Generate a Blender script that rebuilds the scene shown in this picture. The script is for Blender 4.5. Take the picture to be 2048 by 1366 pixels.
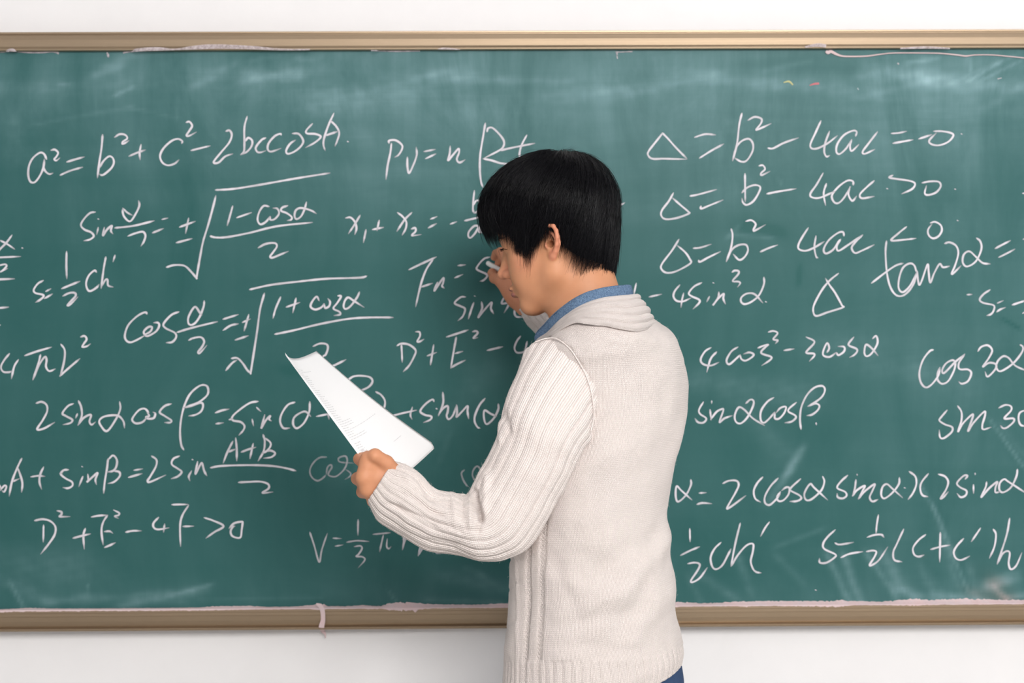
import bpy, math, random
import numpy as np
from mathutils import Vector, Matrix
random.seed(7); rng = np.random.default_rng(7)
C = bpy.context.scene.collection
scn = bpy.context.scene
for o in list(bpy.data.objects): bpy.data.objects.remove(o)

# ------------------------------------------------------------------ camera
FPX, WPX, HPX = 3000.0, 2048, 1366
YAW, ROLL = math.radians(0.6), math.radians(0.29)
CAM = np.array([0.0, -3.0, 1.40])
_V = np.array([math.sin(YAW), math.cos(YAW), 0.0])
_R0 = np.array([math.cos(YAW), -math.sin(YAW), 0.0]); _U0 = np.array([0, 0, 1.0])
_R = math.cos(ROLL)*_R0 - math.sin(ROLL)*_U0
_U = math.cos(ROLL)*_U0 + math.sin(ROLL)*_R0
cd = bpy.data.cameras.new('camera'); cam = bpy.data.objects.new('camera', cd); C.objects.link(cam)
m = Matrix.Identity(4)
for i in range(3):
    m[i][0] = _R[i]; m[i][1] = _U[i]; m[i][2] = -_V[i]; m[i][3] = CAM[i]
cam.matrix_world = m
cd.sensor_width = 36.0; cd.lens = FPX*36.0/WPX; cd.clip_start = 0.05
cd.dof.use_dof = True; cd.dof.focus_distance = 2.45; cd.dof.aperture_fstop = 4.5
scn.camera = cam
def W(px, py, Y):
    """point of the place seen at photograph pixel (px, py) at distance-plane y = Y"""
    d = _V + _R*((px-WPX/2)/FPX) - _U*((py-HPX/2)/FPX)
    return CAM + d*((Y-CAM[1])/d[1])

# ------------------------------------------------------------------ light
scn.view_settings.view_transform = 'Standard'; scn.view_settings.look = 'None'
scn.view_settings.gamma = 1.0; scn.view_settings.use_curve_mapping = False
scn.view_settings.exposure = -0.12
w = bpy.data.worlds.new('world'); scn.world = w; w.use_nodes = True
bg = w.node_tree.nodes['Background']; bg.inputs[0].default_value = (0.97, 0.965, 1.0, 1); bg.inputs[1].default_value = 0.50
def area(name, loc, target, sx, sy, power, col=(1, 1, 1)):
    l = bpy.data.lights.new(name, 'AREA'); l.shape = 'RECTANGLE'; l.size = sx; l.size_y = sy
    l.energy = power; l.color = col
    o = bpy.data.objects.new(name, l); C.objects.link(o); o.location = loc
    o.rotation_euler = (Vector(target)-Vector(loc)).to_track_quat('-Z', 'Y').to_euler()
    return o
KEY = area('ceiling_softbox_lamp', (0.95, -4.7, 2.75), (0.15, 0, 1.0), 2.2, 1.1, 190, (1.0, 0.975, 0.94))
FILL = area('fill_light_left', (-3.6, -3.0, 1.8), (0, 0, 1.3), 2.0, 1.6, 9, (0.93, 0.97, 1.0))  # unseen soft fill from the left, no window modelled
FILL2 = area('fill_light_right', (3.6, -2.8, 1.8), (0, 0, 1.3), 2.0, 1.6, 34, (0.93, 0.97, 1.0))  # fill lamp added to brighten the sweater's back, no window modelled

# ------------------------------------------------------------------ material helpers
def srgb(r, g, b):
    f = lambda c: (c/255/12.92) if c/255 <= 0.04045 else ((c/255+0.055)/1.055)**2.4
    return (f(r), f(g), f(b), 1.0)
class NT:
    def __init__(s, name):
        s.m = bpy.data.materials.new(name); s.m.use_nodes = True
        s.t = s.m.node_tree; s.n = s.t.nodes; s.l = s.t.links
        s.b = s.n['Principled BSDF']; s.out = s.n['Material Output']
    def node(s, kind, **kw):
        n = s.n.new(kind)
        for k, v in kw.items(): setattr(n, k, v)
        return n
    def put(s, sock, v):
        if isinstance(v, bpy.types.NodeSocket): s.l.new(v, sock)
        else: sock.default_value = v
    def math(s, op, a, b=None, c=None, clamp=False):
        n = s.node('ShaderNodeMath', operation=op, use_clamp=clamp)
        s.put(n.inputs[0], a)
        if b is not None: s.put(n.inputs[1], b)
        if c is not None: s.put(n.inputs[2], c)
        return n.outputs[0]
    def noise(s, scale, detail=3, rough=0.5, coord=None, stretch=None, dist=0.0):
        n = s.node('ShaderNodeTexNoise'); n.inputs['Scale'].default_value = scale
        n.inputs['Detail'].default_value = detail; n.inputs['Roughness'].default_value = rough
        n.inputs['Distortion'].default_value = dist
        if coord is None: coord = s.node('ShaderNodeTexCoord').outputs['Object']
        if stretch:
            mp = s.node('ShaderNodeMapping'); s.l.new(coord, mp.inputs[0]); mp.inputs['Scale'].default_value = stretch
            coord = mp.outputs[0]
        s.l.new(coord, n.inputs['Vector']); return n.outputs['Fac']
    def mix(s, f, a, b):
        n = s.node('ShaderNodeMix', data_type='RGBA'); s.put(n.inputs[0], f)
        s.put(n.inputs[6], a); s.put(n.inputs[7], b); return n.outputs[2]
    def attr(s, name):
        return s.node('ShaderNodeAttribute', attribute_name=name).outputs['Fac']
    def bump(s, h, strength=0.3, dist=0.001):
        n = s.node('ShaderNodeBump'); s.put(n.inputs['Height'], h)
        n.inputs['Strength'].default_value = strength; n.inputs['Distance'].default_value = dist
        s.l.new(n.outputs[0], s.b.inputs['Normal']); return n
    def set(s, color=None, rough=None, metal=None, spec=None, **kw):
        if color is not None: s.put(s.b.inputs['Base Color'], color)
        if rough is not None: s.put(s.b.inputs['Roughness'], rough)
        if metal is not None: s.put(s.b.inputs['Metallic'], metal)
        if spec is not None: s.put(s.b.inputs['Specular IOR Level'], spec)
        for k, v in kw.items(): s.put(s.b.inputs[k], v)
        return s

def link(name, verts, faces, mat, parent=None, smooth=True, uv=None, attrs=None, kind=None, label=None):
    me = bpy.data.meshes.new(name)
    verts = np.asarray(verts, dtype=np.float32)
    fa = faces if isinstance(faces, np.ndarray) else None
    if fa is not None:
        n, k = fa.shape
        me.vertices.add(len(verts)); me.vertices.foreach_set('co', verts.ravel())
        me.loops.add(n*k); me.loops.foreach_set('vertex_index', fa.astype(np.int32).ravel())
        me.polygons.add(n); me.polygons.foreach_set('loop_start', np.arange(0, n*k, k, dtype=np.int32))
        me.polygons.foreach_set('loop_total', np.full(n, k, dtype=np.int32))
        me.update(calc_edges=True)
    else:
        me.from_pydata([tuple(map(float, v)) for v in verts], [], [tuple(map(int, f)) for f in faces]); me.update()
    me.validate()
    if smooth: me.polygons.foreach_set('use_smooth', [True]*len(me.polygons))
    if attrs:
        for an, av in attrs.items():
            av = np.asarray(av, dtype=np.float32)
            if av.ndim == 2:
                a = me.attributes.new(an, 'FLOAT_VECTOR', 'POINT'); a.data.foreach_set('vector', av.ravel())
            else:
                a = me.attributes.new(an, 'FLOAT', 'POINT'); a.data.foreach_set('value', av)
    me.materials.append(mat.m if isinstance(mat, NT) else mat)
    o = bpy.data.objects.new(name, me); C.objects.link(o)
    if parent is not None: o.parent = parent
    if kind: o['kind'] = kind
    if label: o['label'] = label
    return o
def boxes(bl):
    v, f = [], []
    for (x0, x1, y0, y1, z0, z1) in bl:
        b = len(v)
        v += [(x, y, z) for z in (z0, z1) for y in (y0, y1) for x in (x0, x1)]
        f += [tuple(b+i for i in q) for q in ((0,2,3,1),(4,5,7,6),(0,1,5,4),(2,6,7,3),(0,4,6,2),(1,3,7,5))]
    return v, f
def tag(o, label, cat, group=None):
    o['label'] = label; o['category'] = cat
    if group: o['group'] = group
    return o
def catmull(P, n):
    """P (k, d) control rows -> (n, d) smooth samples, centripetal-free uniform Catmull-Rom"""
    P = np.asarray(P, float); k = len(P)
    Q = np.vstack([2*P[0]-P[1], P, 2*P[-1]-P[-2]])
    t = np.linspace(0, k-1-1e-9, n); i = t.astype(int); u = (t-i)[:, None]
    a, b, c, d = Q[i], Q[i+1], Q[i+2], Q[i+3]
    return 0.5*((2*b)+(-a+c)*u+(2*a-5*b+4*c-d)*u**2+(-a+3*b-3*c+d)*u**3)

# ------------------------------------------------------------------ setting
M_wall = NT('wall_paint'); nz = M_wall.noise(9, 4)
M_wall.set(color=M_wall.mix(nz, (0.755, 0.745, 0.755, 1), (0.81, 0.80, 0.81, 1)), rough=0.75, spec=0.3); M_wall.bump(M_wall.noise(220, 2), 0.08, 0.001)
M_floor = NT('floor_vinyl'); M_floor.set(color=M_floor.mix(M_floor.noise(3, 5), (0.42, 0.40, 0.37, 1), (0.50, 0.48, 0.45, 1)), rough=0.45)
def struct(name, bl, mat):
    v, f = boxes(bl); o = link(name, v, f, mat, smooth=False); o['kind'] = 'structure'; return o
struct('wall_back', [(-4, 4, 0.036, 0.16, 0, 3.2)], M_wall)
struct('floor', [(-4, 4, -5.5, 0.16, -0.1, 0)], M_floor)
struct('ceiling', [(-4, 4, -5.5, 0.16, 3.2, 3.3)], M_wall)
struct('wall_left', [(-4.12, -4, -5.5, 0.16, 0, 3.2)], M_wall)
struct('wall_right', [(4, 4.12, -5.5, 0.16, 0, 3.2)], M_wall)
M_base = NT('baseboard_paint'); M_base.set(color=(0.5, 0.47, 0.43, 1), rough=0.5)
struct('baseboard_back', [(-4, 4, 0.020, 0.036, 0, 0.1)], M_base)

# ------------------------------------------------------------------ chalkboard
board = bpy.data.objects.new('chalkboard', None); C.objects.link(board); board.location = (0, 0, 0.8)
tag(board, 'long green classroom chalkboard covered in handwritten white formulas, metal rails', 'chalkboard')
BX0, BX1 = -1.95, 2.05
ZT = float(W(1024, 101, 0)[2]); ZB = float(W(1024, 1212, 0)[2])
ZTO = float(W(1024, 61, -0.012)[2]); ZBO = float(W(1024, 1257, -0.012)[2])
def local(o):            # keep world coordinates while hanging under an Empty
    o.matrix_parent_inverse = o.parent.matrix_world.inverted() if o.parent else Matrix.Identity(4)
    return o
bpy.context.view_layer.update()
def child(name, v, f, mat, parent, **kw):
    return local(link(name, v, f, mat, parent, **kw))

def px_grid():
    nx, nz = 640, 200
    xs = np.linspace(BX0, BX1, nx); zs = np.linspace(ZB-0.01, ZT+0.01, nz)
    X, Z = np.meshgrid(xs, zs)
    d = np.stack([X, np.zeros_like(X), Z], -1)-CAM
    dep = d@_V; PX = WPX/2+FPX*(d@_R)/dep; PY = HPX/2-FPX*(d@_U)/dep
    return nx, nz, X, Z, PX, PY
def seg_g(PX, PY, x0, y0, x1, y1, wd, s, e=1.0):
    dx, dy = x1-x0, y1-y0; L = math.hypot(dx, dy)+1e-6
    t = ((PX-x0)*dx+(PY-y0)*dy)/L; q = ((PX-x0)*dy-(PY-y0)*dx)/L
    over = np.maximum(0, np.maximum(-t, t-L))
    return s*np.exp(-(q/wd)**2-(over/(wd*2.2*e))**2)
nx, nz_, GX, GZ, PX, PY = px_grid()
dust = np.zeros_like(PX)
SMEARS = [  # chalk wiped about by the duster: x0 y0 x1 y1 width strength
 (190,150,235,135,7,.16),(215,130,260,112,8,.08),(235,188,262,176,4,.16),(125,168,135,168,4,.14),(385,175,420,155,9,.10),
 (505,155,590,150,11,.26),(520,150,565,152,6,.12),(440,145,470,128,7,.07),(505,120,560,112,4,.06),(600,118,620,120,5,.08),(420,150,520,150,16,.07),
 (0,175,240,165,16,.06),(240,170,480,160,22,.05),(500,180,760,170,24,.05),(640,210,900,160,26,.13),(840,155,880,145,8,.10),(880,150,1010,165,12,.12),
 (1010,160,1130,165,8,.12),(1110,190,1260,185,20,.13),(1260,180,1420,152,14,.14),(1420,155,1548,172,12,.13),(1200,180,1300,185,10,.06),
 (1540,140,1610,125,7,.10),(1548,165,1620,170,10,.10),(1620,175,1760,185,16,.10),(1730,150,1860,150,14,.14),(1760,140,1900,170,12,.10),
 (1735,190,1900,155,9,.08),(1860,165,2048,175,16,.13),(1970,170,2048,180,10,.10),(1940,160,2000,125,3,.16),(1965,160,2048,118,3,.14),(1980,210,2048,170,9,.12),
 (1820,124,1870,118,4,.16),(1700,205,2048,210,30,.05),(1720,300,1900,280,60,.04),
 (1938,118,1940,140,3,.16),(1905,165,2035,108,4,.08),
 # lower right corner, thick and pinkish
 (1655,1110,1700,1205,7,.14),(1690,1120,1720,1205,8,.15),(1735,1110,1790,1190,6,.12),(1770,1120,1830,1205,12,.13),(1800,1180,1860,1200,9,.16),
 (1850,1150,1880,1205,10,.10),(1880,1190,1960,1200,8,.20),(1940,1140,1950,1190,8,.12),(1980,1170,2010,1160,12,.28),(1995,1180,2015,1200,6,.24),
 (2020,1195,2048,1190,6,.16),(1865,1010,1935,1180,4,.20),(1880,1060,1920,1180,8,.10),(1835,960,1880,1040,4,.14),
 (1980,840,2048,935,3,.16),(2000,850,2048,910,7,.05),(1575,945,1600,905,8,.22),(1540,1000,1580,940,8,.08),(1400,1150,1460,1190,9,.12),
 (1560,1090,1640,1060,5,.07),(1560,1120,1600,1160,7,.06),(1480,1120,1500,1180,8,.09),(1380,1160,1400,1200,6,.10),
 # lower left
 (20,1165,45,1212,4,.14),(30,1170,60,1185,14,.10),(90,1203,200,1198,8,.12),(175,1172,173,1190,2,.16),(250,1210,400,1180,9,.14),(280,1190,330,1185,7,.12),
 (330,1195,420,1170,4,.10),(0,1120,160,1140,34,.07),(160,1190,360,1204,7,.06),(400,1200,640,1195,4,.05),(790,1200,778,1185,3,.10),
 (940,1140,960,1150,8,.10),(860,1200,1000,1205,6,.07),(900,1155,1000,1175,14,.07),
 (780,900,700,940,30,.03),(860,880,960,760,28,.04),(880,920,900,870,6,.05),(1700,700,1900,760,40,.05),(1400,760,1600,790,26,.07),(1500,830,1560,900,20,.06),
 (900,230,1010,210,30,.05),(1280,330,1450,260,24,.05),(1300,420,1500,360,30,.04),(60,250,260,215,4,.06),(260,215,350,235,4,.06),(350,215,352,235,3,.08),
 (600,320,760,380,30,.03),(30,250,24,320,14,.06),(700,260,800,330,24,.03),(1470,470,1540,475,5,.10),(1475,455,1460,470,5,.10),(1560,360,1562,365,4,.14)]
for s in SMEARS:
    w0 = s[5]
    jit = 1+0.25*np.sin(PX*0.11+PY*0.07)*np.sin(PX*0.031-PY*0.23)
    dust += seg_g(PX, PY, *s)*jit
erase = np.zeros_like(PX)   # clean patches wiped darker
for s in [(1500,455,1545,462,14,.10),(1600,540,1598,560,5,.10),(2010,640,2035,655,4,.07),(1500,130,1740,140,12,.05),(700,150,740,150,30,.04),(1560,120,1700,140,20,.04),(580,740,620,745,10,.05)]:
    erase += seg_g(PX, PY, *s)
# a broad film of dust, thicker up top, with the board's sheen painted in
film = 0.15*np.exp(-((PY-150)/230)**2)*(0.45+0.55*np.exp(-((PX-1150)/750)**2))+0.022
film += 0.03*np.exp(-((PX-1950)/260)**2)+0.02*np.exp(-((PY-1190)/40)**2)
dust = np.clip(dust*0.72+film-erase*0.8, 0, 0.85)  # dust values also carry the painted sheen
pink = np.clip(seg_g(PX, PY, 1990,1170,2010,1195,20,.6)+seg_g(PX,PY,1950,1185,2000,1200,12,.4)+seg_g(PX,PY,1840,1112,1850,1112,4,.5), 0, 1)
def colour_mark(x0,y0,x1,y1,w,s): return seg_g(PX,PY,x0,y0,x1,y1,w,s)
idx = np.arange(nx*nz_).reshape(nz_, nx)
bf = np.stack([idx[:-1,:-1], idx[:-1,1:], idx[1:,1:], idx[1:,:-1]], -1).reshape(-1, 4)
M_board = NT('green_board_enamel')
dn = M_board.noise(6, 6, 0.62, stretch=(1.0, 1, 0.42), dist=0.8)
dn2 = M_board.noise(26, 4, 0.6, stretch=(1.0, 1, 0.10))
dn3 = M_board.noise(5, 4, 0.6, stretch=(0.3, 1, 3.2), dist=0.5)
d0 = M_board.attr('dust')
k1 = M_board.math('MULTIPLY_ADD', dn, 2.2, -0.30, clamp=True)
k2 = M_board.math('MULTIPLY_ADD', dn2, 1.2, 0.45)
k3 = M_board.math('MULTIPLY_ADD', dn3, 1.4, 0.40)
dd = M_board.math('MULTIPLY', d0, M_board.math('MULTIPLY', k1, M_board.math('MULTIPLY', k2, k3)), clamp=True)
grain = M_board.noise(900, 2, 0.6)
dd = M_board.math('MULTIPLY', dd, M_board.math('MULTIPLY_ADD', grain, 0.5, 0.75), clamp=True)
chc = M_board.mix(M_board.attr('pink'), (0.43, 0.63, 0.69, 1), (0.80, 0.52, 0.48, 1))
grn = M_board.mix(dn, (0.021, 0.092, 0.090, 1), (0.029, 0.110, 0.106, 1))
M_board.set(color=M_board.mix(dd, grn, chc), rough=M_board.math('MULTIPLY_ADD', dd, 0.5, 0.36), spec=0.08)
M_board.bump(grain, 0.12, 0.0004)
bo = child('writing_surface', np.stack([GX, np.zeros_like(GX), GZ], -1).reshape(-1, 3), bf, M_board, board, attrs={'dust': dust.ravel(), 'pink': pink.ravel()})
v, f = boxes([(BX0, BX1, 0.0015, 0.034, ZB-0.01, ZT+0.01)])
M_back = NT('board_core'); M_back.set(color=(0.25, 0.22, 0.18, 1), rough=0.8)
child('board_core', v, f, M_back, board, smooth=False)

# rails, extruded profiles (y, z)
M_rail = NT('champagne_aluminium')
st = M_rail.noise(60, 3, 0.6, stretch=(0.01, 1, 14)); big = M_rail.noise(3, 3, 0.5, stretch=(0.5, 1, 1))
M_rail.set(color=M_rail.mix(big, (0.31, 0.235, 0.165, 1), (0.39, 0.295, 0.20, 1)), rough=M_rail.math('MULTIPLY_ADD', st, 0.16, 0.34), metal=0.80)
M_rail.bump(st, 0.25, 0.0006)
def extrude_profile(name, prof, parent, label=None, x0=BX0-0.04, x1=BX1+0.04):
    n = len(prof); v = [(x, p[0], p[1]) for x in (x0, x1) for p in prof]
    f = [(i, (i+1) % n, n+(i+1) % n, n+i) for i in range(n)]+[tuple(range(n))[::-1], tuple(range(n, 2*n))]
    return child(name, v, f, M_rail, parent, smooth=False, label=label)
h = ZTO-ZT
extrude_profile('frame_rail', [(0.035, ZTO), (-0.010, ZTO), (-0.0135, ZTO-0.0012), (-0.0135, ZTO-0.0042), (-0.0105, ZTO-0.0050), (-0.0105, ZTO-0.0062), (-0.0125, ZTO-0.0075),
    (-0.0150, ZTO-h*0.45), (-0.0158, ZTO-h*0.62), (-0.0148, ZTO-h*0.80), (-0.0125, ZT+0.0035), (-0.0120, ZT+0.0008), (-0.0100, ZT), (-0.0005, ZT), (-0.0005, ZT+0.004), (0.035, ZT+0.004)], board, 'upper rail, paler than the lower one')
h = ZB-ZBO
extrude_profile('frame_rail', [(0.035, ZB-0.004), (-0.0005, ZB-0.004), (-0.0005, ZB), (-0.0120, ZB), (-0.0140, ZB-0.0012), (-0.0136, ZB-0.0060), (-0.0124, ZB-0.0068), (-0.0118, ZB-0.0130),
    (-0.0110, ZB-0.0136), (-0.0092, ZB-h*0.55), (-0.0062, ZBO+0.0090), (-0.0045, ZBO+0.0075), (-0.0060, ZBO+0.0065), (-0.0125, ZBO+0.0054), (-0.0145, ZBO+0.0034), (-0.0135, ZBO+0.0010), (-0.0100, ZBO), (0.035, ZBO)], board, 'lower rail with chalk dust along its top lip')
for sx in (BX0, BX1):
    v, f = boxes([(sx-0.042, sx, -0.0135, 0.035, ZBO, ZTO)]); child('frame_stile', v, f, M_rail, board, smooth=False)

# chalk dust piled along the lower lip, ragged, with the pink run at x 640
M_dust = NT('pink_chalk_dust'); pn = M_dust.noise(40, 4, 0.6)
M_dust.set(color=M_dust.mix(pn, (0.66, 0.45, 0.44, 1), (0.61, 0.54, 0.57, 1)), rough=1.0, spec=0.1)
M_dust.bump(M_dust.noise(500, 3), 0.6, 0.001)
prof = [(0,1,3),(60,4,2),(100,2,2),(200,1.5,2),(330,1.5,2),(400,2,2),(430,5,2),(500,5,1),(535,2,1),(590,3,1),(620,6,1),(635,8,2),(648,8,3),(655,3,1),(700,3,1),(728,5,1),(745,3,3),(762,2,1),(775,9,3),(800,11,5),(830,10,6),(850,7,2),(900,5,1),(960,4,1),
 (1000,7,1),(1100,5,1),(1250,5,1),(1350,8,2),(1365,7,1),(1400,4,1),(1440,5,1),(1470,8,1),(1490,7,2),(1500,8,1),(1540,9,1),(1600,8,2),(1650,7,3),(1680,9,3),(1700,7,1),(1760,5,1),(1800,8,2),(1830,11,2),(1860,8,1),(1900,10,1),(1925,11,1),(1950,8,1),(1958,11,1),(1985,8,1),(2048,6,1),(2200,5,1)]
xsd = np.arange(-60, 2200, 3.0)
up = np.interp(xsd, [p[0] for p in prof], [p[1] for p in prof])*(1+0.12*rng.standard_normal(len(xsd)))
dn_ = np.interp(xsd, [p[0] for p in prof], [p[2] for p in prof])*(1+0.25*rng.standard_normal(len(xsd)))
v, f = [], []
base_px = lambda x: (ZB, )
for i, x in enumerate(xsd):
    bx = float(W(x, 1212, 0)[0])
    zt = ZB+max(up[i]*0.78, 0.5)*0.001; zb = ZB-max(dn_[i], 0.3)*0.001
    v += [(bx, -0.0004, zt), (bx, -0.0045, ZB+0.35*(zt-ZB)+0.0006), (bx, -0.0128, ZB+0.0008), (bx, -0.0142, ZB-0.0006), (bx, -0.0142, zb)]
    if i:
        a = 5*(i-1)
        f += [(a+j, a+j+1, a+6+j, a+5+j) for j in range(4)]
child('chalk_dust', v, f, M_dust, board, kind='stuff')
def ribbon3(name, pts, widths, mat, parent, **kw):
    """flat-ish strip with a raised middle along world points"""
    P = np.array(pts); v, f = [], []
    for i in range(len(P)):
        t = P[min(i+1, len(P)-1)]-P[max(i-1, 0)]; t /= np.linalg.norm(t)
        s = np.cross(t, [0, -1, 0]); s /= np.linalg.norm(s)+1e-9
        w_ = widths[i]/2
        v += [tuple(P[i]-s*w_), tuple(P[i]+np.array([0, -0.0015, 0])), tuple(P[i]+s*w_)]
        if i:
            a = 3*(i-1); f += [(a, a+1, a+4, a+3), (a+1, a+2, a+5, a+4)]
    return child(name, v, f, mat, parent, **kw)
cp = catmull([(632,1208,4),(640,1212,9),(645,1222,9),(646,1240,9),(643,1254,11),(646,1262,9),(650,1268,4),(651,1276,2)], 40)
ys = [-0.0150 if p[1] < 1256 else -0.0150+min((p[1]-1256)/6, 1)*0.034 for p in cp]
ribbon3('chalk_drip', [W(p[0], p[1], y) for p, y in zip(cp, ys)], [p[2]*0.001 for p in cp], M_dust, board, label='pink chalky run hanging over the lower rail')
cp = catmull([(1652,102,5),(1656,105,7),(1662,103,6),(1672,108,5),(1684,112,3.5),(1705,113,3),(1735,112,3),(1765,108,2.4),(1790,106,2.4),(1850,106,2.4),(1885,107,2.6),(1915,110,3),(1932,112,3),(1950,110,2.2),(1985,110,2.2),(2020,113,2.4),(2060,117,2.4)], 160)
ribbon3('tape_thread', [W(p[0], p[1], -0.0022) for p in cp], [p[2]*0.001 for p in cp], M_dust, board, label='pink thread of old tape below upper rail')
M_res = NT('chalk_residue'); M_res.set(color=(0.66, 0.58, 0.62, 1), rough=1.0, spec=0.1, Alpha=M_res.math('MULTIPLY_ADD', M_res.noise(120, 4, 0.7), 1.4, -0.15, clamp=True))
for pts in ([(-5,105,2),(12,102,5),(24,100,6),(40,103,4),(60,105,3),(85,105,3),(105,103,4),(118,107,4)], [(246,106,3),(256,103,5),(285,99,7),(320,98,7),(350,99,3),(390,95,8),(430,93,9),(500,95,7),(560,99,4),(620,99,3)],
            [(742,101,2),(770,102,3),(800,102,4),(840,102,2)], [(1231,104,3),(1245,104,2),(1265,103,3)], [(1234,104,4),(1234,112,3),(1235,118,2)], [(214,105,3),(216,110,5),(217,115,3)], [(876,98,2),(890,97,4),(920,99,2)], [(1610,94,3),(1635,90,7),(1652,92,7)], [(1800,97,3),(1850,95,5),(1900,97,3)]):
    cp = catmull(pts, 30)
    ribbon3('chalk_residue', [W(p[0], p[1], -0.0165 if p[1] < 101.5 else -0.0015) for p in cp], [p[2]*0.001 for p in cp], M_res, board)
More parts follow.
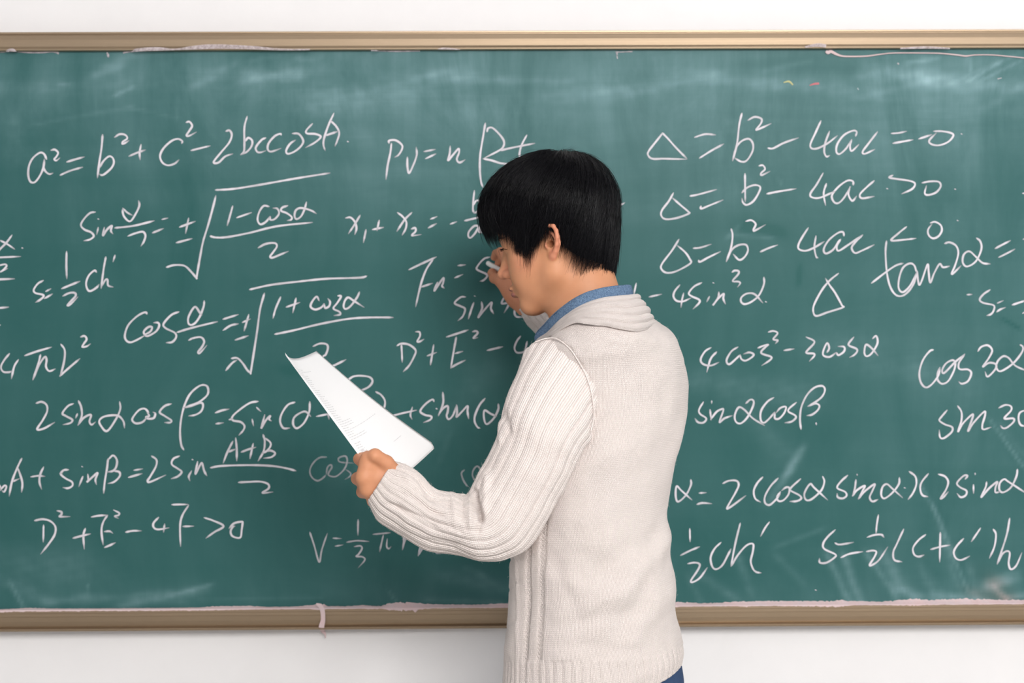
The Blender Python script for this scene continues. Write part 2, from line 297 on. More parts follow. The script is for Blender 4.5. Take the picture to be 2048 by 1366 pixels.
# ------------------------------------------------------------------ chalk handwriting
ORG = {'A':(0,200),'B':(400,200),'C':(750,200),'D':(0,450),'E':(400,450),'F':(750,450),'G':(0,700),'H':(400,700),'I':(700,700),'J':(0,950),'K':(400,950),'L':(700,950),
       'P':(1230,200),'Q':(1600,200),'R':(1230,450),'S':(1600,450),'T':(1330,650),'U':(1648,650),'V':(1330,900),'X':(1648,900)}
FORMULAS = [
("A","425,540 400,490 360,482 300,530 265,600 258,680 275,740 310,752 345,720 380,660 400,600 405,540;405,545 398,610 415,650 450,675 485,665;465,458 500,452 530,480 515,515 495,540 515,552 545,528;608,565 690,540 770,518;548,685 640,645 755,612;935,315 925,440 905,570 888,710;905,620 940,560 990,515 1025,525 1038,570 1015,620 960,670 930,685 905,675;1045,340 1090,312 1140,318 1160,350 1120,380 1115,400 1140,392 1175,370;1175,512 1250,480 1325,455;1285,405 1272,480 1277,545;1655,395 1660,375 1620,355 1560,375 1490,440 1458,510 1480,570 1530,595 1590,580 1630,545;1695,205 1725,198 1750,235 1725,280 1700,320 1720,328 1790,292;1740,460 1830,438 1915,418",
 "B","235,285 270,278 290,320 265,390 190,480 125,565 170,570 230,515 300,490;430,150 405,250 405,400 400,470 370,500;410,380 440,345 475,370 470,420 430,470 375,500;600,345 560,365 510,430 520,470 550,478 600,462;740,320 730,308 680,330 625,395 618,450 650,470 740,440;840,305 900,310 940,370 920,420 860,470 800,490 785,460 820,400 870,365;1025,215 970,275 975,305 1050,310 1100,335 1050,385 960,435;1220,120 1170,230 1130,350 1125,410 1140,460;1190,190 1240,240 1268,300 1250,370 1230,420;1140,325 1260,285;1348,380"),
("A","870,1020 820,1030 765,1085 738,1140 770,1180 830,1205 855,1240 820,1270 765,1282;898,1085;895,1160 882,1225;950,1160 938,1235 975,1180 1020,1145 1010,1190 1030,1220;1118,985 1160,1025 1205,1050;1115,1000 1130,1060 1185,1105 1240,1030 1270,960 1262,915;1045,1165 1220,1145 1405,1100;1165,1240 1230,1215 1300,1200 1325,1235 1310,1290 1285,1330;1475,1088 1530,1075;1390,1210 1490,1170;1635,1158 1780,1105;1718,1075 1690,1215;1605,1300 1750,1262",
 "B","140,820 300,810 500,780 700,745 900,710 1185,665;298,965 275,1050 248,1145;335,1072 470,1025;630,970 580,965 540,1020 525,1090 550,1132 600,1110 640,1060;640,1060 640,1090 680,1085 720,1035 705,990 665,985;800,962 750,980 740,1010 790,1030 835,1065 830,1090 795,1098;970,930 950,1000 920,1060 880,1085 862,1060 870,1010 905,985 960,990 1020,1010 1060,1035;92,1240 150,1252 250,1248 450,1210 700,1150 1025,1115",
 "D","1515,385 1590,365 1680,372 1740,425 1788,480 1790,480 1800,420 1821,300 1850,150 1896,0 1945,-180 1966,-268","E","530,208 600,172 680,165 700,195 665,250 640,285 660,298 730,270 805,240"),
("B","1325,1075 1370,1070 1410,1110 1425,1170 1410,1225;1458,1050 1410,1130 1352,1218;1512,1180 1500,1240 1488,1300;1570,1180 1672,1160;1632,1095 1612,1190",
 "C","205,1025 250,1060 285,1110 280,1170 248,1230;335,1025 270,1090 200,1195;330,1175 365,1165 370,1195 340,1225 345,1235 420,1225;505,1085 565,1062;485,1165 560,1125;685,1130 745,1108;905,825 895,920 892,1000 905,1030;895,960 920,920 950,920 950,980 925,1020 900,1030;815,1100 900,1080 985,1062;965,1200 940,1150 900,1150 855,1200 850,1240 870,1255 910,1215 945,1160 950,1200 975,1208","P","-60,990 40,960 90,935"),
("D","0,140 60,170 135,220;110,92 60,160 0,220 -40,260;205,210;-60,298 0,295 190,287;-20,372 45,358 60,375 25,415 -10,432;20,418 70,395;-60,498 0,495 135,490;-50,757 0,755 80,748;0,912 6,910"),
("D","395,505 345,535 308,590 325,620 390,635 395,655 360,685 325,705;418,605 465,580;405,670 478,628;607,240 605,370 610,490;562,580 640,548 730,512;572,648 630,620 680,618 690,645 650,690 615,730 640,725 710,655;880,430 860,415 810,460 785,530 800,590 830,600 880,570 905,540;965,290 945,400 922,578;925,560 960,500 980,500 985,550 1030,565;1048,275 1030,335"),
("D","1340,810 1320,795 1250,830 1170,910 1138,1000 1150,1050 1190,1068 1250,1045 1320,1005;1320,1005 1310,970 1350,930 1385,930 1370,970 1320,1000 1350,1010 1420,970 1450,920 1440,890 1400,890;1630,790 1560,820 1490,900 1510,940 1590,980 1605,1020 1570,1065 1515,1072;1860,690 1855,740 1821,830 1780,890 1740,910 1715,890 1720,830 1775,745 1821,800 1840,820;1612,978 1700,950 1821,918 1981,880;1718,1050 1760,1030 1830,1022 1860,1060 1840,1110 1805,1155 1821,1165 1885,1095",
 "E","452,588 650,545 900,515 1150,490 1450,480 1520,465;235,1325 290,1260 335,1230;285,1215 340,1212 390,1260 430,1320 460,1345 462,1345 480,1230 520,970 545,780 570,680 588,620;735,655 690,760 665,850;785,748 910,705;875,665 845,800;1085,690 1062,652 1020,700 1008,745 1050,770 1105,750 1130,715;1130,715 1140,755 1175,740 1185,700 1165,670;1255,645 1285,650 1250,710 1215,760 1270,790 1275,815 1220,825;1452,610 1430,660 1370,740 1325,765 1308,740 1320,690 1350,660 1400,690 1495,750;680,995 850,960 1100,900 1350,855 1550,842 1760,842;210,858 350,815;210,960 280,915 350,900;385,888 460,855;445,815 402,965;320,1048 440,1008;1030,1105 1090,1080 1150,1085 1165,1120 1145,1180 1120,1200 1100,1290 1200,1285 1260,1260 1330,1225"),
("C","150,395 140,480 115,600 100,725;128,395 130,370 190,368 245,410 245,450 215,500 180,522;295,520 295,600 310,665 350,590 380,500 375,430;445,470 550,450;460,535 555,490;685,420 680,490 665,550 710,500 760,445 765,480 745,540 770,570 820,545;1005,210 985,330 958,500 955,640 965,740 982,795;1020,290 1030,258 1070,255 1130,310 1172,370 1170,420 1130,460 985,535;985,535 1060,550 1140,575 1225,585 1260,590;1140,460 1250,435 1455,395;1382,320 1340,400 1318,470 1315,530"),
("F","308,408 430,350 560,290;530,310 470,400 430,500 405,590 370,745;420,565 525,530;570,520 540,600 580,540 625,480 620,530 610,555 630,575;755,370 825,362;725,482 800,450;1045,292 990,310 930,380 935,410 1010,445 1020,470 985,505 955,512"),
("F","825,655 780,658 725,710 780,740 820,765 800,830 755,872;910,648;900,705 880,760 850,855;970,700 975,760 940,842 990,780 1060,705 1055,760 1080,808;1200,630 1170,670 1155,715 1215,710 1210,740 1175,800;1345,718 1285,750 1270,800 1290,835 1350,838"),
("F","240,1085 245,1170 248,1250;200,1100 240,1080 310,1090 370,1140 355,1200 310,1280 258,1335;370,972 405,975 410,1010 385,1060 410,1060 445,1040;475,1192 560,1160;535,1090 505,1275;650,1020 760,985 850,955;740,1020 720,1130 690,1305;730,1170 800,1150;690,1300 750,1265 825,1230;888,972 920,965 935,985 895,1030 935,1025;1020,1142 1165,1108;1325,1012 1290,1060 1270,1120 1290,1160 1340,1160 1370,1140;1385,1060 1365,1160 1360,1240"),
("D","88,1170 40,1230 10,1290 30,1335 80,1340 110,1330;168,1225 130,1290 105,1400;225,1190 340,1150 470,1112;370,1180 350,1260 300,1410;300,1410 360,1270 410,1200 425,1230 420,1290 450,1330 505,1310;555,1085 590,1140 585,1240 550,1380;545,1375 630,1300 730,1215;735,1020 770,1010 790,1040 765,1080 750,1110 790,1105 825,1082"),
("G","330,485 380,472 425,500 430,560 390,640 340,720 400,715 500,658;670,488 620,510 570,575 600,600 660,635 640,665 575,680;705,580 690,620;715,462 740,520 745,600 710,685;710,685 760,620 815,590 830,600 815,650 835,680 870,655;1090,470 1095,540 1050,640 975,738 920,690 905,645 940,610 1010,595 1080,600 1125,650 1135,710;1355,570 1320,535 1270,545 1220,600 1205,640 1240,668 1300,655 1340,610;1340,570 1360,600 1330,610 1350,625 1400,620 1415,580 1395,565;1560,490 1500,510 1455,565 1500,600 1560,640 1550,660 1500,660;1675,910 1650,860 1640,740 1655,600 1690,480 1740,390 1821,325 1880,325 1898,370 1880,420 1800,480 1675,525;1675,525 1740,510 1830,480 1850,510 1830,560 1780,590 1720,600",
 "H","140,572 200,550 265,538;145,672 215,662;530,468 460,480 380,530 300,600 300,640 370,655 405,690 395,730 355,775;265,635 300,625;515,522 555,560;475,630 488,690;590,590 560,705 562,705 600,640 640,600 630,630 650,645;865,475 800,500 745,580 730,650 760,710 820,710;1000,470 995,560 950,660 885,712 850,680 855,620 900,580 960,560 1010,605;1060,605 1180,580;1165,565 1175,630;1345,275 1400,240 1480,235 1550,250 1570,290 1530,340 1440,378;1600,380 1650,410 1685,470 1670,560",
 "I","340,605 380,600 480,575 605,548;568,520 550,590 565,630;765,470 750,450 690,490 640,555 680,590 740,605 730,635 670,660;790,535;845,385 850,470 830,540 805,600;805,590 850,530 890,510 890,560 880,600 900,630 940,590 970,500;970,500 975,570 970,610 1020,560 1070,510 1070,560 1080,625;1230,440 1180,500 1140,590 1135,650 1160,700 1185,712;1350,490 1350,540 1310,620 1245,675 1220,620 1225,550 1280,580 1335,605"),
("G","-40,1200 0,1240 5,1270;0,1280 40,1235 60,1245 40,1290 20,1280;200,985 155,1080 110,1200 85,1330;158,1070 180,1120 205,1210 198,1295;110,1200 180,1170;280,1155 350,1145 410,1150;398,1065 368,1130 360,1200 380,1268;625,1090 580,1095 555,1130 600,1170 655,1200 660,1235 620,1258 575,1252;545,1125 570,1120;750,1062;755,1150 740,1190 718,1245;800,1130 805,1180 795,1200 850,1150 890,1120 870,1180 880,1225;985,990 975,1080 955,1200 945,1305;985,1000 1030,960 1065,1000 1060,1060 1030,1100 975,1110;1030,1100 1085,1110 1090,1150 1040,1200 985,1215;1220,1095 1300,1082;1170,1160 1240,1140 1295,1125;1380,965 1425,1000 1420,1060 1370,1150 1345,1190 1370,1200 1510,1138;1635,965 1580,990 1565,1040 1620,1080 1655,1110 1620,1150 1560,1172;1755,998;1745,1100 1720,1150 1730,1190;1800,1015 1780,1130 1821,1050 1840,1030 1860,1100 1885,1145",
 "H","300,830 250,930 212,1030;325,800 335,900 335,1010;250,930 330,900;375,930 440,905 510,885;485,850 455,990;575,770 590,830 580,920 530,1010;590,800 640,840 640,880 600,925 560,940;570,930 640,915 685,940 650,975 580,985;95,1072 200,1055 450,1048 650,1055 780,1075 875,1100;350,1205 450,1200 550,1198 620,1220 625,1260 570,1300 665,1292"),
("-H","1155,975 1090,980 1030,1030 1000,1100 1020,1160 1070,1190 1120,1165 1150,1130;1150,1130 1160,1070 1190,1045 1200,1070 1170,1120 1180,1145 1240,1150 1310,1090 1340,1020 1330,970 1290,970 1260,990 1280,1020 1400,1030;1330,1090 1370,1120 1365,1150 1320,1178"),
("-I","1045,1090 1015,1120 1030,1180 1060,1230 1080,1245;1200,1100 1160,1058 1125,1090 1115,1140 1140,1185 1190,1165"),
("J","398,455 395,610;315,415 390,402 460,420 505,470 500,540 450,620 372,720;520,325 560,335 560,360 545,378 640,378;665,575 740,555 825,535;778,485 760,550 768,675;832,382 900,370 975,365;980,365 940,430 925,510 940,635;950,515 1000,512 1028,530;952,660 1000,640 1052,615;1035,318 1085,345 1080,365 1045,375 1080,395;1145,520 1210,508 1290,508;1445,385 1400,435 1400,475 1440,495 1540,480;1500,445 1490,520;1565,270 1640,268 1715,268;1718,275 1660,370 1640,470 1645,650;1665,468 1765,465",
 "K","38,388 120,415 215,465 130,520 55,575;265,485 310,440 380,425 388,440 380,500 370,565 330,570 290,550 280,510 300,470 320,465"),
("-K","1000,520 1040,640 1085,790 1110,680 1160,530;1210,575 1290,578;1230,648 1305,635;1440,405 1438,550;1335,612 1430,598 1540,605;1405,652 1460,645 1475,670 1445,720 1425,740 1480,745 1500,775 1440,845;1575,540 1735,525;1670,545 1635,700;1705,580 1700,650 1720,670 1740,650","-L","475,500 490,590 478,680;478,680 500,600 530,540;680,600 640,660 620,735;620,735 660,670 700,615;770,640 770,680 790,710 835,715"),
("P","435,300 380,370 310,460 300,500 340,535 450,535 655,540;430,300 480,350 560,440 655,535;725,340 820,312 915,318;768,530 880,460 990,400;1155,120 1130,230 1110,400 1070,555;1080,500 1110,420 1160,370 1220,355 1255,400 1250,470 1200,550 1150,562 1090,530;1210,185 1270,155 1330,170 1330,210 1285,270 1310,265 1420,215;1390,438 1440,440 1540,390 1670,345",
 "Q","190,190 140,300 95,400 105,440 160,440 250,395 340,325;268,285 230,390 220,470 240,515 270,505;505,330 515,290 480,280 400,320 340,400 330,470 360,492 420,440 470,360;470,360 455,420 470,465 535,405;705,290 620,400 570,470 590,490 680,450;830,305 900,300 970,285;845,395 940,378 1030,362;1080,355 1200,315;1215,285 1290,285 1370,300 1395,325 1350,380 1270,412 1200,405 1175,370 1240,300;1472,310"),
("P","532,845 490,920 430,1000 420,1050 460,1085 560,1075 670,1035 665,1015 600,960 520,890;682,875 760,860 925,815;782,965 785,990 860,960 985,910;1183,670 1185,930;1155,845 1200,800 1270,775 1320,790 1310,840 1260,920 1200,955 1165,935 1155,895;1310,600 1345,595 1365,630 1330,665 1335,685 1410,650;1380,855 1480,835 1650,808",
 "Q","210,665 150,770 95,850 105,885 180,890 320,830;240,760 215,850 232,960;485,775 480,740 430,735 350,790 290,870 310,930 350,938 400,890 460,790;455,790 440,860 475,918 515,875;675,735 600,800 545,860 565,895 675,878;795,808;845,685 812,705 870,718 990,735 1045,760 1020,810 925,855;1110,755 1180,742 1260,745 1280,785 1240,840 1170,865 1135,850 1150,780;1413,813"),
("P","1190,1105 1240,1095 1280,1130 1260,1180 1275,1188 1370,1135","R","582,130 520,230 430,350 422,400 470,435 560,420 685,350 680,310 640,250 565,185;712,212 780,205 875,175;760,320 775,335 850,295 960,242;1058,35 1070,100 1055,210 1012,335;1015,330 1060,230 1120,185 1190,180 1210,230 1180,290 1130,318 1075,265;1322,245 1400,210 1480,182",
 "S","75,25 20,110 -15,180 -10,220 50,235 130,205 220,150;145,100 130,200 145,285 165,300;400,100 390,65 340,75 260,140 215,220 235,260 300,225 350,150 370,130;370,130 335,190 350,235 440,180 570,90;570,90 500,160 470,210 500,255 560,235 675,180;970,15 890,80 830,140 940,135 1055,122","Q","1185,1120 1230,1110 1280,1140 1290,1190 1260,1240 1210,1260 1170,1230 1165,1180 1200,1130;1435,1098"),
("R","193,530 170,640;310,655 425,630;590,545 545,600 532,650 560,690 620,695 690,665;625,620 610,680 600,750;790,525 720,560 672,620 700,650 765,680 765,710 710,765;897,528;860,650 835,700;945,610 940,660 895,725 900,720 940,670 990,625 985,670 1005,720;1065,430 1090,415 1125,420 1120,450 1070,510 1120,515 1140,530 1115,565;1355,475 1355,540 1310,640 1240,700 1180,720 1148,700 1150,660 1200,625 1270,630 1345,710;1375,700"),
("S","350,440 270,505 200,590 130,720 120,790 150,828 250,795 390,750 380,730 320,620 270,550 230,485"),
("R","875,1115 820,1150 780,1220 800,1265 870,1280 945,1250;925,1155 870,1220 835,1340;1120,1110 1060,1150 1015,1230 1040,1268 1110,1210 1140,1180;1140,1185 1150,1220 1190,1235 1250,1200 1260,1175 1220,1160 1170,1175;1300,1120 1350,1100 1395,1090 1370,1110 1330,1165 1420,1200 1410,1230 1335,1280;1395,975 1440,965 1480,985 1440,1040 1480,1050 1460,1080;1538,1142 1630,1128",
 "S","55,1020 120,1050 125,1080 55,1160 120,1170 130,1190 85,1240;245,1160 265,1120 245,1075 210,1150 215,1190 270,1200 330,1160;330,1160 350,1185 400,1150 400,1110 345,1105;490,1020 445,1075 450,1100 510,1125 520,1150 490,1185 450,1205;660,1035 690,1010 705,1040 700,1090 650,1170 605,1195 585,1160 600,1090 650,1120 710,1190"),
("S","787,145 778,250 790,430 820,560 870,635 930,645 990,600 1040,520 1060,430;650,530 780,430 870,370 940,348;1060,430 1040,370 1000,350 940,385 905,470 895,560 915,605 950,605 1010,540 1060,430;1065,415 1070,480 1085,545 1110,500 1160,360 1170,430 1185,525 1220,440 1270,355 1300,385 1360,375;1315,170 1360,158 1420,190 1440,260 1410,370 1380,440 1400,435 1465,370;1605,118 1640,150 1650,220 1600,330 1520,378 1480,340 1490,270 1540,240 1600,290 1660,345 1730,355;1775,215 1840,180 1915,142;1808,295 1870,265 1955,220;2030,130 2070,125","Q","2025,850 2070,850"),
("S","1520,635 1565,632;1730,590 1670,630 1635,680 1670,710 1760,730 1765,770 1740,810 1700,825;1795,712 1850,688;1790,792 1820,770 1870,750;1930,728 2060,685;2025,805 2070,780"),
("U","995,225 960,240 900,320 868,430 880,520 925,568 980,540 1040,460 1055,390;1055,385 1035,440 1035,500 1075,535 1130,510 1180,420 1195,350 1170,320 1110,350 1075,410 1095,435 1190,340 1280,265;1280,265 1230,340 1225,390 1250,405 1310,405 1340,440 1310,510 1255,535 1225,515;1400,240 1430,200 1490,185 1530,230 1500,300 1445,380 1500,345 1560,355 1560,400 1490,470 1465,425;1785,180 1810,200 1800,250 1720,350 1610,420 1570,390 1580,330 1630,285 1680,300 1740,370 1850,420"),
("U","1120,775 1065,840 1050,870 1100,905 1165,930 1160,975 1090,1030 1055,1020 1048,955;1215,735 1250,790 1250,870 1220,970 1260,900 1340,820 1355,830 1310,965 1360,890 1455,790 1465,820 1440,910 1450,950 1520,930;1590,755 1650,728 1700,740 1700,780 1640,850 1720,850 1725,880 1670,930 1630,940 1605,915;1830,775 1780,800 1770,860 1790,910 1840,922"),
("T","350,700 310,770 320,810 375,850 350,888 300,885 272,850;425,690 425,715;410,770 420,865;415,860 470,790 520,765 530,780 495,885 540,850 610,825;735,715 775,680 805,690 800,740 750,840 690,895 645,880 635,820 670,750 720,770 800,850 905,915;990,660 930,700 875,780 870,860 900,890 950,850 1000,790;1000,800 1000,850 1040,850 1085,800 1100,745 1050,755 1010,800;1195,705 1130,760 1125,790 1180,820 1190,845 1150,880 1090,890;1238,950 1228,860 1240,750 1290,640 1360,570 1430,555 1455,590 1430,650 1370,700 1300,740;1300,740 1370,715 1405,735 1390,775 1340,815 1290,825;1375,890 1378,910"),
("V","235,270 235,320 190,410 120,470 97,420 105,330 150,370 245,455;310,392 375,388;290,495 340,482 425,488;525,305 580,280 650,280 670,320 640,390 565,525 600,515 735,415;890,245 840,300 808,370 820,440 870,475;1030,255 960,330 910,420 910,480 950,500 1000,460 1050,400;1050,380 1020,430 1035,465 1080,455 1125,400 1130,345 1100,340 1060,370;1235,262 1150,340 1145,370 1220,410 1240,440 1200,465 1135,468;1435,240 1450,290 1420,370 1330,450 1280,450 1270,390 1320,310 1360,345 1480,455",
 "X","215,230 150,290 120,345 190,380 205,415 170,440 125,430 118,395;300,220 303,232;290,270 280,350 258,420;258,420 300,365 370,325 345,380 312,445;312,445 360,385 460,310 440,370 415,430 440,468 490,450;685,250 680,310 620,390 550,440 520,410 530,340 570,310 620,350 715,435;735,345;775,195 830,240 840,310 810,390 765,450;950,215 890,290 875,350 895,410 945,425;1040,220 1100,240 1130,290 1110,360 1060,440 1085,430 1130,380;1285,265 1305,235 1270,235 1210,300 1240,340 1295,370 1290,410 1245,430 1210,395;1375,210 1375,225;1360,315 1360,395;1480,290 1470,340 1430,430 1500,350 1575,290 1560,340 1560,385 1600,380;1760,175 1750,240 1700,340 1630,385 1595,360 1600,300 1640,265 1680,290 1850,400"),
("V","225,715 228,835;140,960 230,915 315,880;205,1035 270,1025 315,1040 300,1090 235,1190 260,1200 320,1160 385,1070;510,840 450,900 415,980 430,1060 465,1085 520,1050 570,960 600,900;685,665 640,850 600,1060;605,1055 660,960 740,870 800,855 800,920 780,1010 800,1080 830,1110 875,1118;950,655 910,710 870,785"),
("V","1373,1275;1550,725 1480,790 1440,850 1450,900 1550,950 1540,980 1470,1025 1410,1025 1405,985;1545,845 1590,860 1715,840;1600,980 1680,945 1800,925",
 "X","495,590 480,680 473,760;392,795 450,775 520,770 545,795;385,925 440,915 475,925 460,970 415,1045 440,1045 500,1000 580,880;725,720 660,860 630,930 640,1000 710,1018;925,770 860,820 810,890 820,950 860,970 910,955;970,905 1060,880 1145,865;1058,750 1055,880 1052,1020;1270,805 1210,870 1180,930 1200,985 1250,1000 1325,965;1425,710 1340,835;1540,720 1565,770 1550,880 1505,985;1690,620 1660,780 1575,1040;1580,1030 1620,950 1665,920 1690,940 1680,1030 1700,1085 1750,1050 1800,935"),
]
LAB = ['law of cosines formula with bc cos A','square root formula with one minus cos','sum of two roots formula','clipped fraction at left edge','one half c h formula','square root formula with one plus cos',
 'gas law formula Pv = nRt','Fn = s formula being written','sin 30 formula','D squared plus E squared minus 4','four pi r squared','two sin alpha cos beta line','sin A plus sin B fraction line','faint cos','faint bracket beside the sleeve',
 'D squared plus E squared minus 4F line','cone volume formula one third pi','delta equals b squared minus 4ac = 0','delta with 4ac > 0','delta with 4ac < 0','minus 4 sin cubed alpha','lone triangle','4 cos cubed minus 3 cos alpha',
 'large tan 2 alpha','short s = at right edge','cos 3 alpha','sin 30 at right edge','sin alpha cos beta','2 (cos alpha sin alpha) line','one half ch beside the hip','S = one half (c + c) h']
M_chalk = NT('chalk_mark')
cn = M_chalk.noise(700, 3, 0.7); cn2 = M_chalk.noise(45, 3, 0.6)
a_ = M_chalk.attr('soft')
al = M_chalk.math('MULTIPLY', M_chalk.math('SMOOTH_MIN', M_chalk.math('MULTIPLY', a_, 2.1), 1.0, 0.3), M_chalk.math('MULTIPLY_ADD', cn, 0.55, M_chalk.math('MULTIPLY_ADD', cn2, 0.5, 0.42)), clamp=True)
al = M_chalk.math('MULTIPLY', al, M_chalk.attr('press'), clamp=True)
M_chalk.set(color=(0.69, 0.66, 0.71, 1), rough=1.0, spec=0.1, Alpha=al)
nstroke = 0
for fi, F in enumerate(FORMULAS):
    V, Fc, soft, press = [], [], [], []
    for ci in range(0, len(F), 2):
        key = F[ci]; faint = key[0] == '-'; ox, oy = ORG[key[-1]]
        for st in F[ci+1].split(';'):
            P = np.array([[float(t) for t in q.split(',')] for q in st.split()])/4.5525+[ox, oy]
            nstroke += 1; yo = -0.0004-6.0e-5*(nstroke % 9)
            hw0 = 0.0023 if not faint else 0.0020
            right = P[0][0] > 1230
            if right: hw0 *= 0.95
            if len(P) == 1: P = np.array([P[0]-[1.5, 0.6], P[0]+[1.5, 0.6]]); hw0 *= 0.8
            L = np.sum(np.linalg.norm(np.diff(P, axis=0), axis=1)); n = max(6, int(L/2.0))
            S = catmull(P, n) if len(P) > 2 else np.linspace(P[0], P[1], n)
            Wd = np.array([W(x, y, 0) for x, y in S])
            T = np.gradient(Wd[:, [0, 2]], axis=0); T /= np.linalg.norm(T, axis=1)[:, None]+1e-9
            T = np.array([np.mean(T[max(0, i-1):i+2], axis=0) for i in range(n)]); T /= np.linalg.norm(T, axis=1)[:, None]+1e-9
            Nn = np.stack([-T[:, 1], T[:, 0]], 1)
            ph = rng.uniform(0, 6.28, 3); s_ = np.linspace(0, L, n)
            wv = 1+0.10*np.sin(s_*0.09+ph[0])+0.06*np.sin(s_*0.31+ph[1])
            pr = (0.95+0.10*np.sin(s_*0.05+ph[2]))*(0.45 if faint and fi < 15 else 0.72 if faint else 1.0)
            e = np.minimum(np.arange(n)/2.0, 1); e2 = np.minimum((n-1-np.arange(n))/4.0, 1)
            wv = wv*(0.55+0.45*e)*(0.5+0.5*e2); pr = pr*(0.75+0.25*e)*(0.45+0.55*e2)
            b = len(V)
            for i in range(n):
                for q, sv in ((-1, 0), (-0.5, 0.8), (0.5, 0.8), (1, 0)):
                    off = Nn[i]*hw0*wv[i]*q
                    cap = T[i]*hw0*(-0.8 if i == 0 else 0.8 if i == n-1 else 0)*(1-abs(q))
                    V.append((Wd[i, 0]+off[0]+cap[0], yo-0.0004*i/n, Wd[i, 2]+off[1]+cap[1])); soft.append(sv if 0 < i < n-1 else sv*0.5); press.append(pr[i])
            for i in range(n-1):
                for j in range(3): Fc.append((b+4*i+j, b+4*i+j+1, b+4*i+5+j, b+4*i+4+j))
    o = child('chalk_formula', V, Fc, M_chalk, board, attrs={'soft': soft, 'press': press}, label='white chalk writing, '+LAB[fi])
# coloured flecks and specks
for (pts, col) in (([(1567,165,2),(1578,163,4),(1586,170,3)], (0.75,0.72,0.35,1)), ([(1619,171,2),(1628,168,4),(1638,167,4)], (0.85,0.25,0.28,1)), ([(1795,126,3),(1797,128,3),(1798,129,2)], (0.7,0.66,0.7,1)), ([(1995,158,3),(1999,157,2),(2003,156,2)], (0.7,0.66,0.7,1)), ([(1715,176,3),(1716,178,2),(1717,180,2)], (0.6,0.66,0.7,1))):
    mm = NT('fleck'); mm.set(color=col, rough=1.0, spec=0.1, Alpha=0.6)
    cp = catmull(pts, 12); ribbon3('chalk_fleck', [W(p[0], p[1], -0.0006) for p in cp], [p[2]*0.001 for p in cp], mm, board)
# ------------------------------------------------------------------ implicit-surface tools
def surface_nets(F, lo, h, step):
    """F(points Nx3)->distance; box lo..h (np arrays); returns verts, quads. Coarse pass first, then fine blocks near the surface."""
    lo = np.array(lo, float); hi = np.array(h, float); n = np.ceil((hi-lo)/step).astype(int)+1
    B = 12; nb = -(-n//B); n = nb*B+1
    val = np.full(n, 1.0, np.float32)
    cx = [lo[i]+step*(np.arange(nb[i])*B+B/2) for i in range(3)]
    G = np.stack(np.meshgrid(*cx, indexing='ij'), -1).reshape(-1, 3)
    d = F(G); rad = step*B*0.5*1.9+0.006
    near = np.abs(d) < rad; sign = np.where(d < 0, -1.0, 1.0).reshape(nb)
    for k, (i, j, l) in enumerate(np.ndindex(*nb)):
        if not near[k]: val[i*B:i*B+B+1, j*B:j*B+B+1, l*B:l*B+B+1] = sign[i, j, l]
    off = np.stack(np.meshgrid(*[np.arange(B+1)]*3, indexing='ij'), -1).reshape(-1, 3)
    ids = np.argwhere(near.reshape(nb))
    for s in range(0, len(ids), 256):
        blk = ids[s:s+256]; P = (blk[:, None, :]*B+off[None])
        q = F((lo+P.reshape(-1, 3)*step)).astype(np.float32)
        P = P.reshape(-1, 3); val[P[:, 0], P[:, 1], P[:, 2]] = q
    v = val; s = v < 0
    acc = np.zeros(tuple(np.array(v.shape)-1)+(3,), np.float32); cnt = np.zeros(acc.shape[:3], np.float32)
    def sl(a, o):
        return a[tuple(slice(oo, a.shape[i]-1+oo) for i, oo in enumerate(o))]
    for ax in range(3):
        o1, o2 = [a for a in range(3) if a != ax]
        for p in (0, 1):
            for q in (0, 1):
                a = [0, 0, 0]; a[o1] = p; a[o2] = q; b = list(a); b[ax] = 1
                va, vb = sl(v, a), sl(v, b); cr = (va < 0) != (vb < 0)
                t = np.where(cr, va/(va-vb+1e-12*(va == vb)), 0)
                c = cr.astype(np.float32); cnt += c
                acc[..., ax] += t*c; acc[..., o1] += p*c; acc[..., o2] += q*c
    act = cnt > 0; idx = -np.ones(cnt.shape, np.int64); idx[act] = np.arange(act.sum())
    cells = np.argwhere(act); verts = lo+step*(cells+acc[act]/cnt[act][:, None])
    quads = []
    for ax in range(3):
        o1, o2 = [(1, 2), (2, 0), (0, 1)][ax]
        S = [slice(None)]*3; S2 = list(S); S[ax] = slice(0, -1); S2[ax] = slice(1, None)
        cr = s[tuple(S)] != s[tuple(S2)]
        e = np.argwhere(cr); e = e[(e[:, o1] > 0) & (e[:, o2] > 0) & (e[:, o1] < v.shape[o1]-1) & (e[:, o2] < v.shape[o2]-1)]
        if len(e) == 0: continue
        def at(d1, d2):
            c = e.copy(); c[:, o1] -= d1; c[:, o2] -= d2; return idx[c[:, 0], c[:, 1], c[:, 2]]
        q = np.stack([at(1, 1), at(0, 1), at(0, 0), at(1, 0)], -1)
        flip = ~s[e[:, 0], e[:, 1], e[:, 2]]
        q[flip] = q[flip][:, ::-1]; quads.append(q)
    Q = np.vstack(quads); Q = Q[(Q >= 0).all(1)]
    return verts, Q
def smin(a, b, k):
    h = np.maximum(k-np.abs(a-b), 0)/k; return np.minimum(a, b)-h*h*k*0.25
def smax(a, b, k): return -smin(-a, -b, k)
def ell(p, c, r):
    r = np.array(r, float); q = (p-np.array(c))/r; k0 = np.linalg.norm(q, axis=1); k1 = np.linalg.norm(q/r, axis=1)
    return k0*(k0-1)/np.maximum(k1, 1e-9)
def cone(p, a, b, r1, r2):
    a = np.array(a, float); b = np.array(b, float); ba = b-a; t = np.clip(((p-a)@ba)/(ba@ba), 0, 1)
    return np.linalg.norm(p-a-t[:, None]*ba, axis=1)-(r1+(r2-r1)*t)
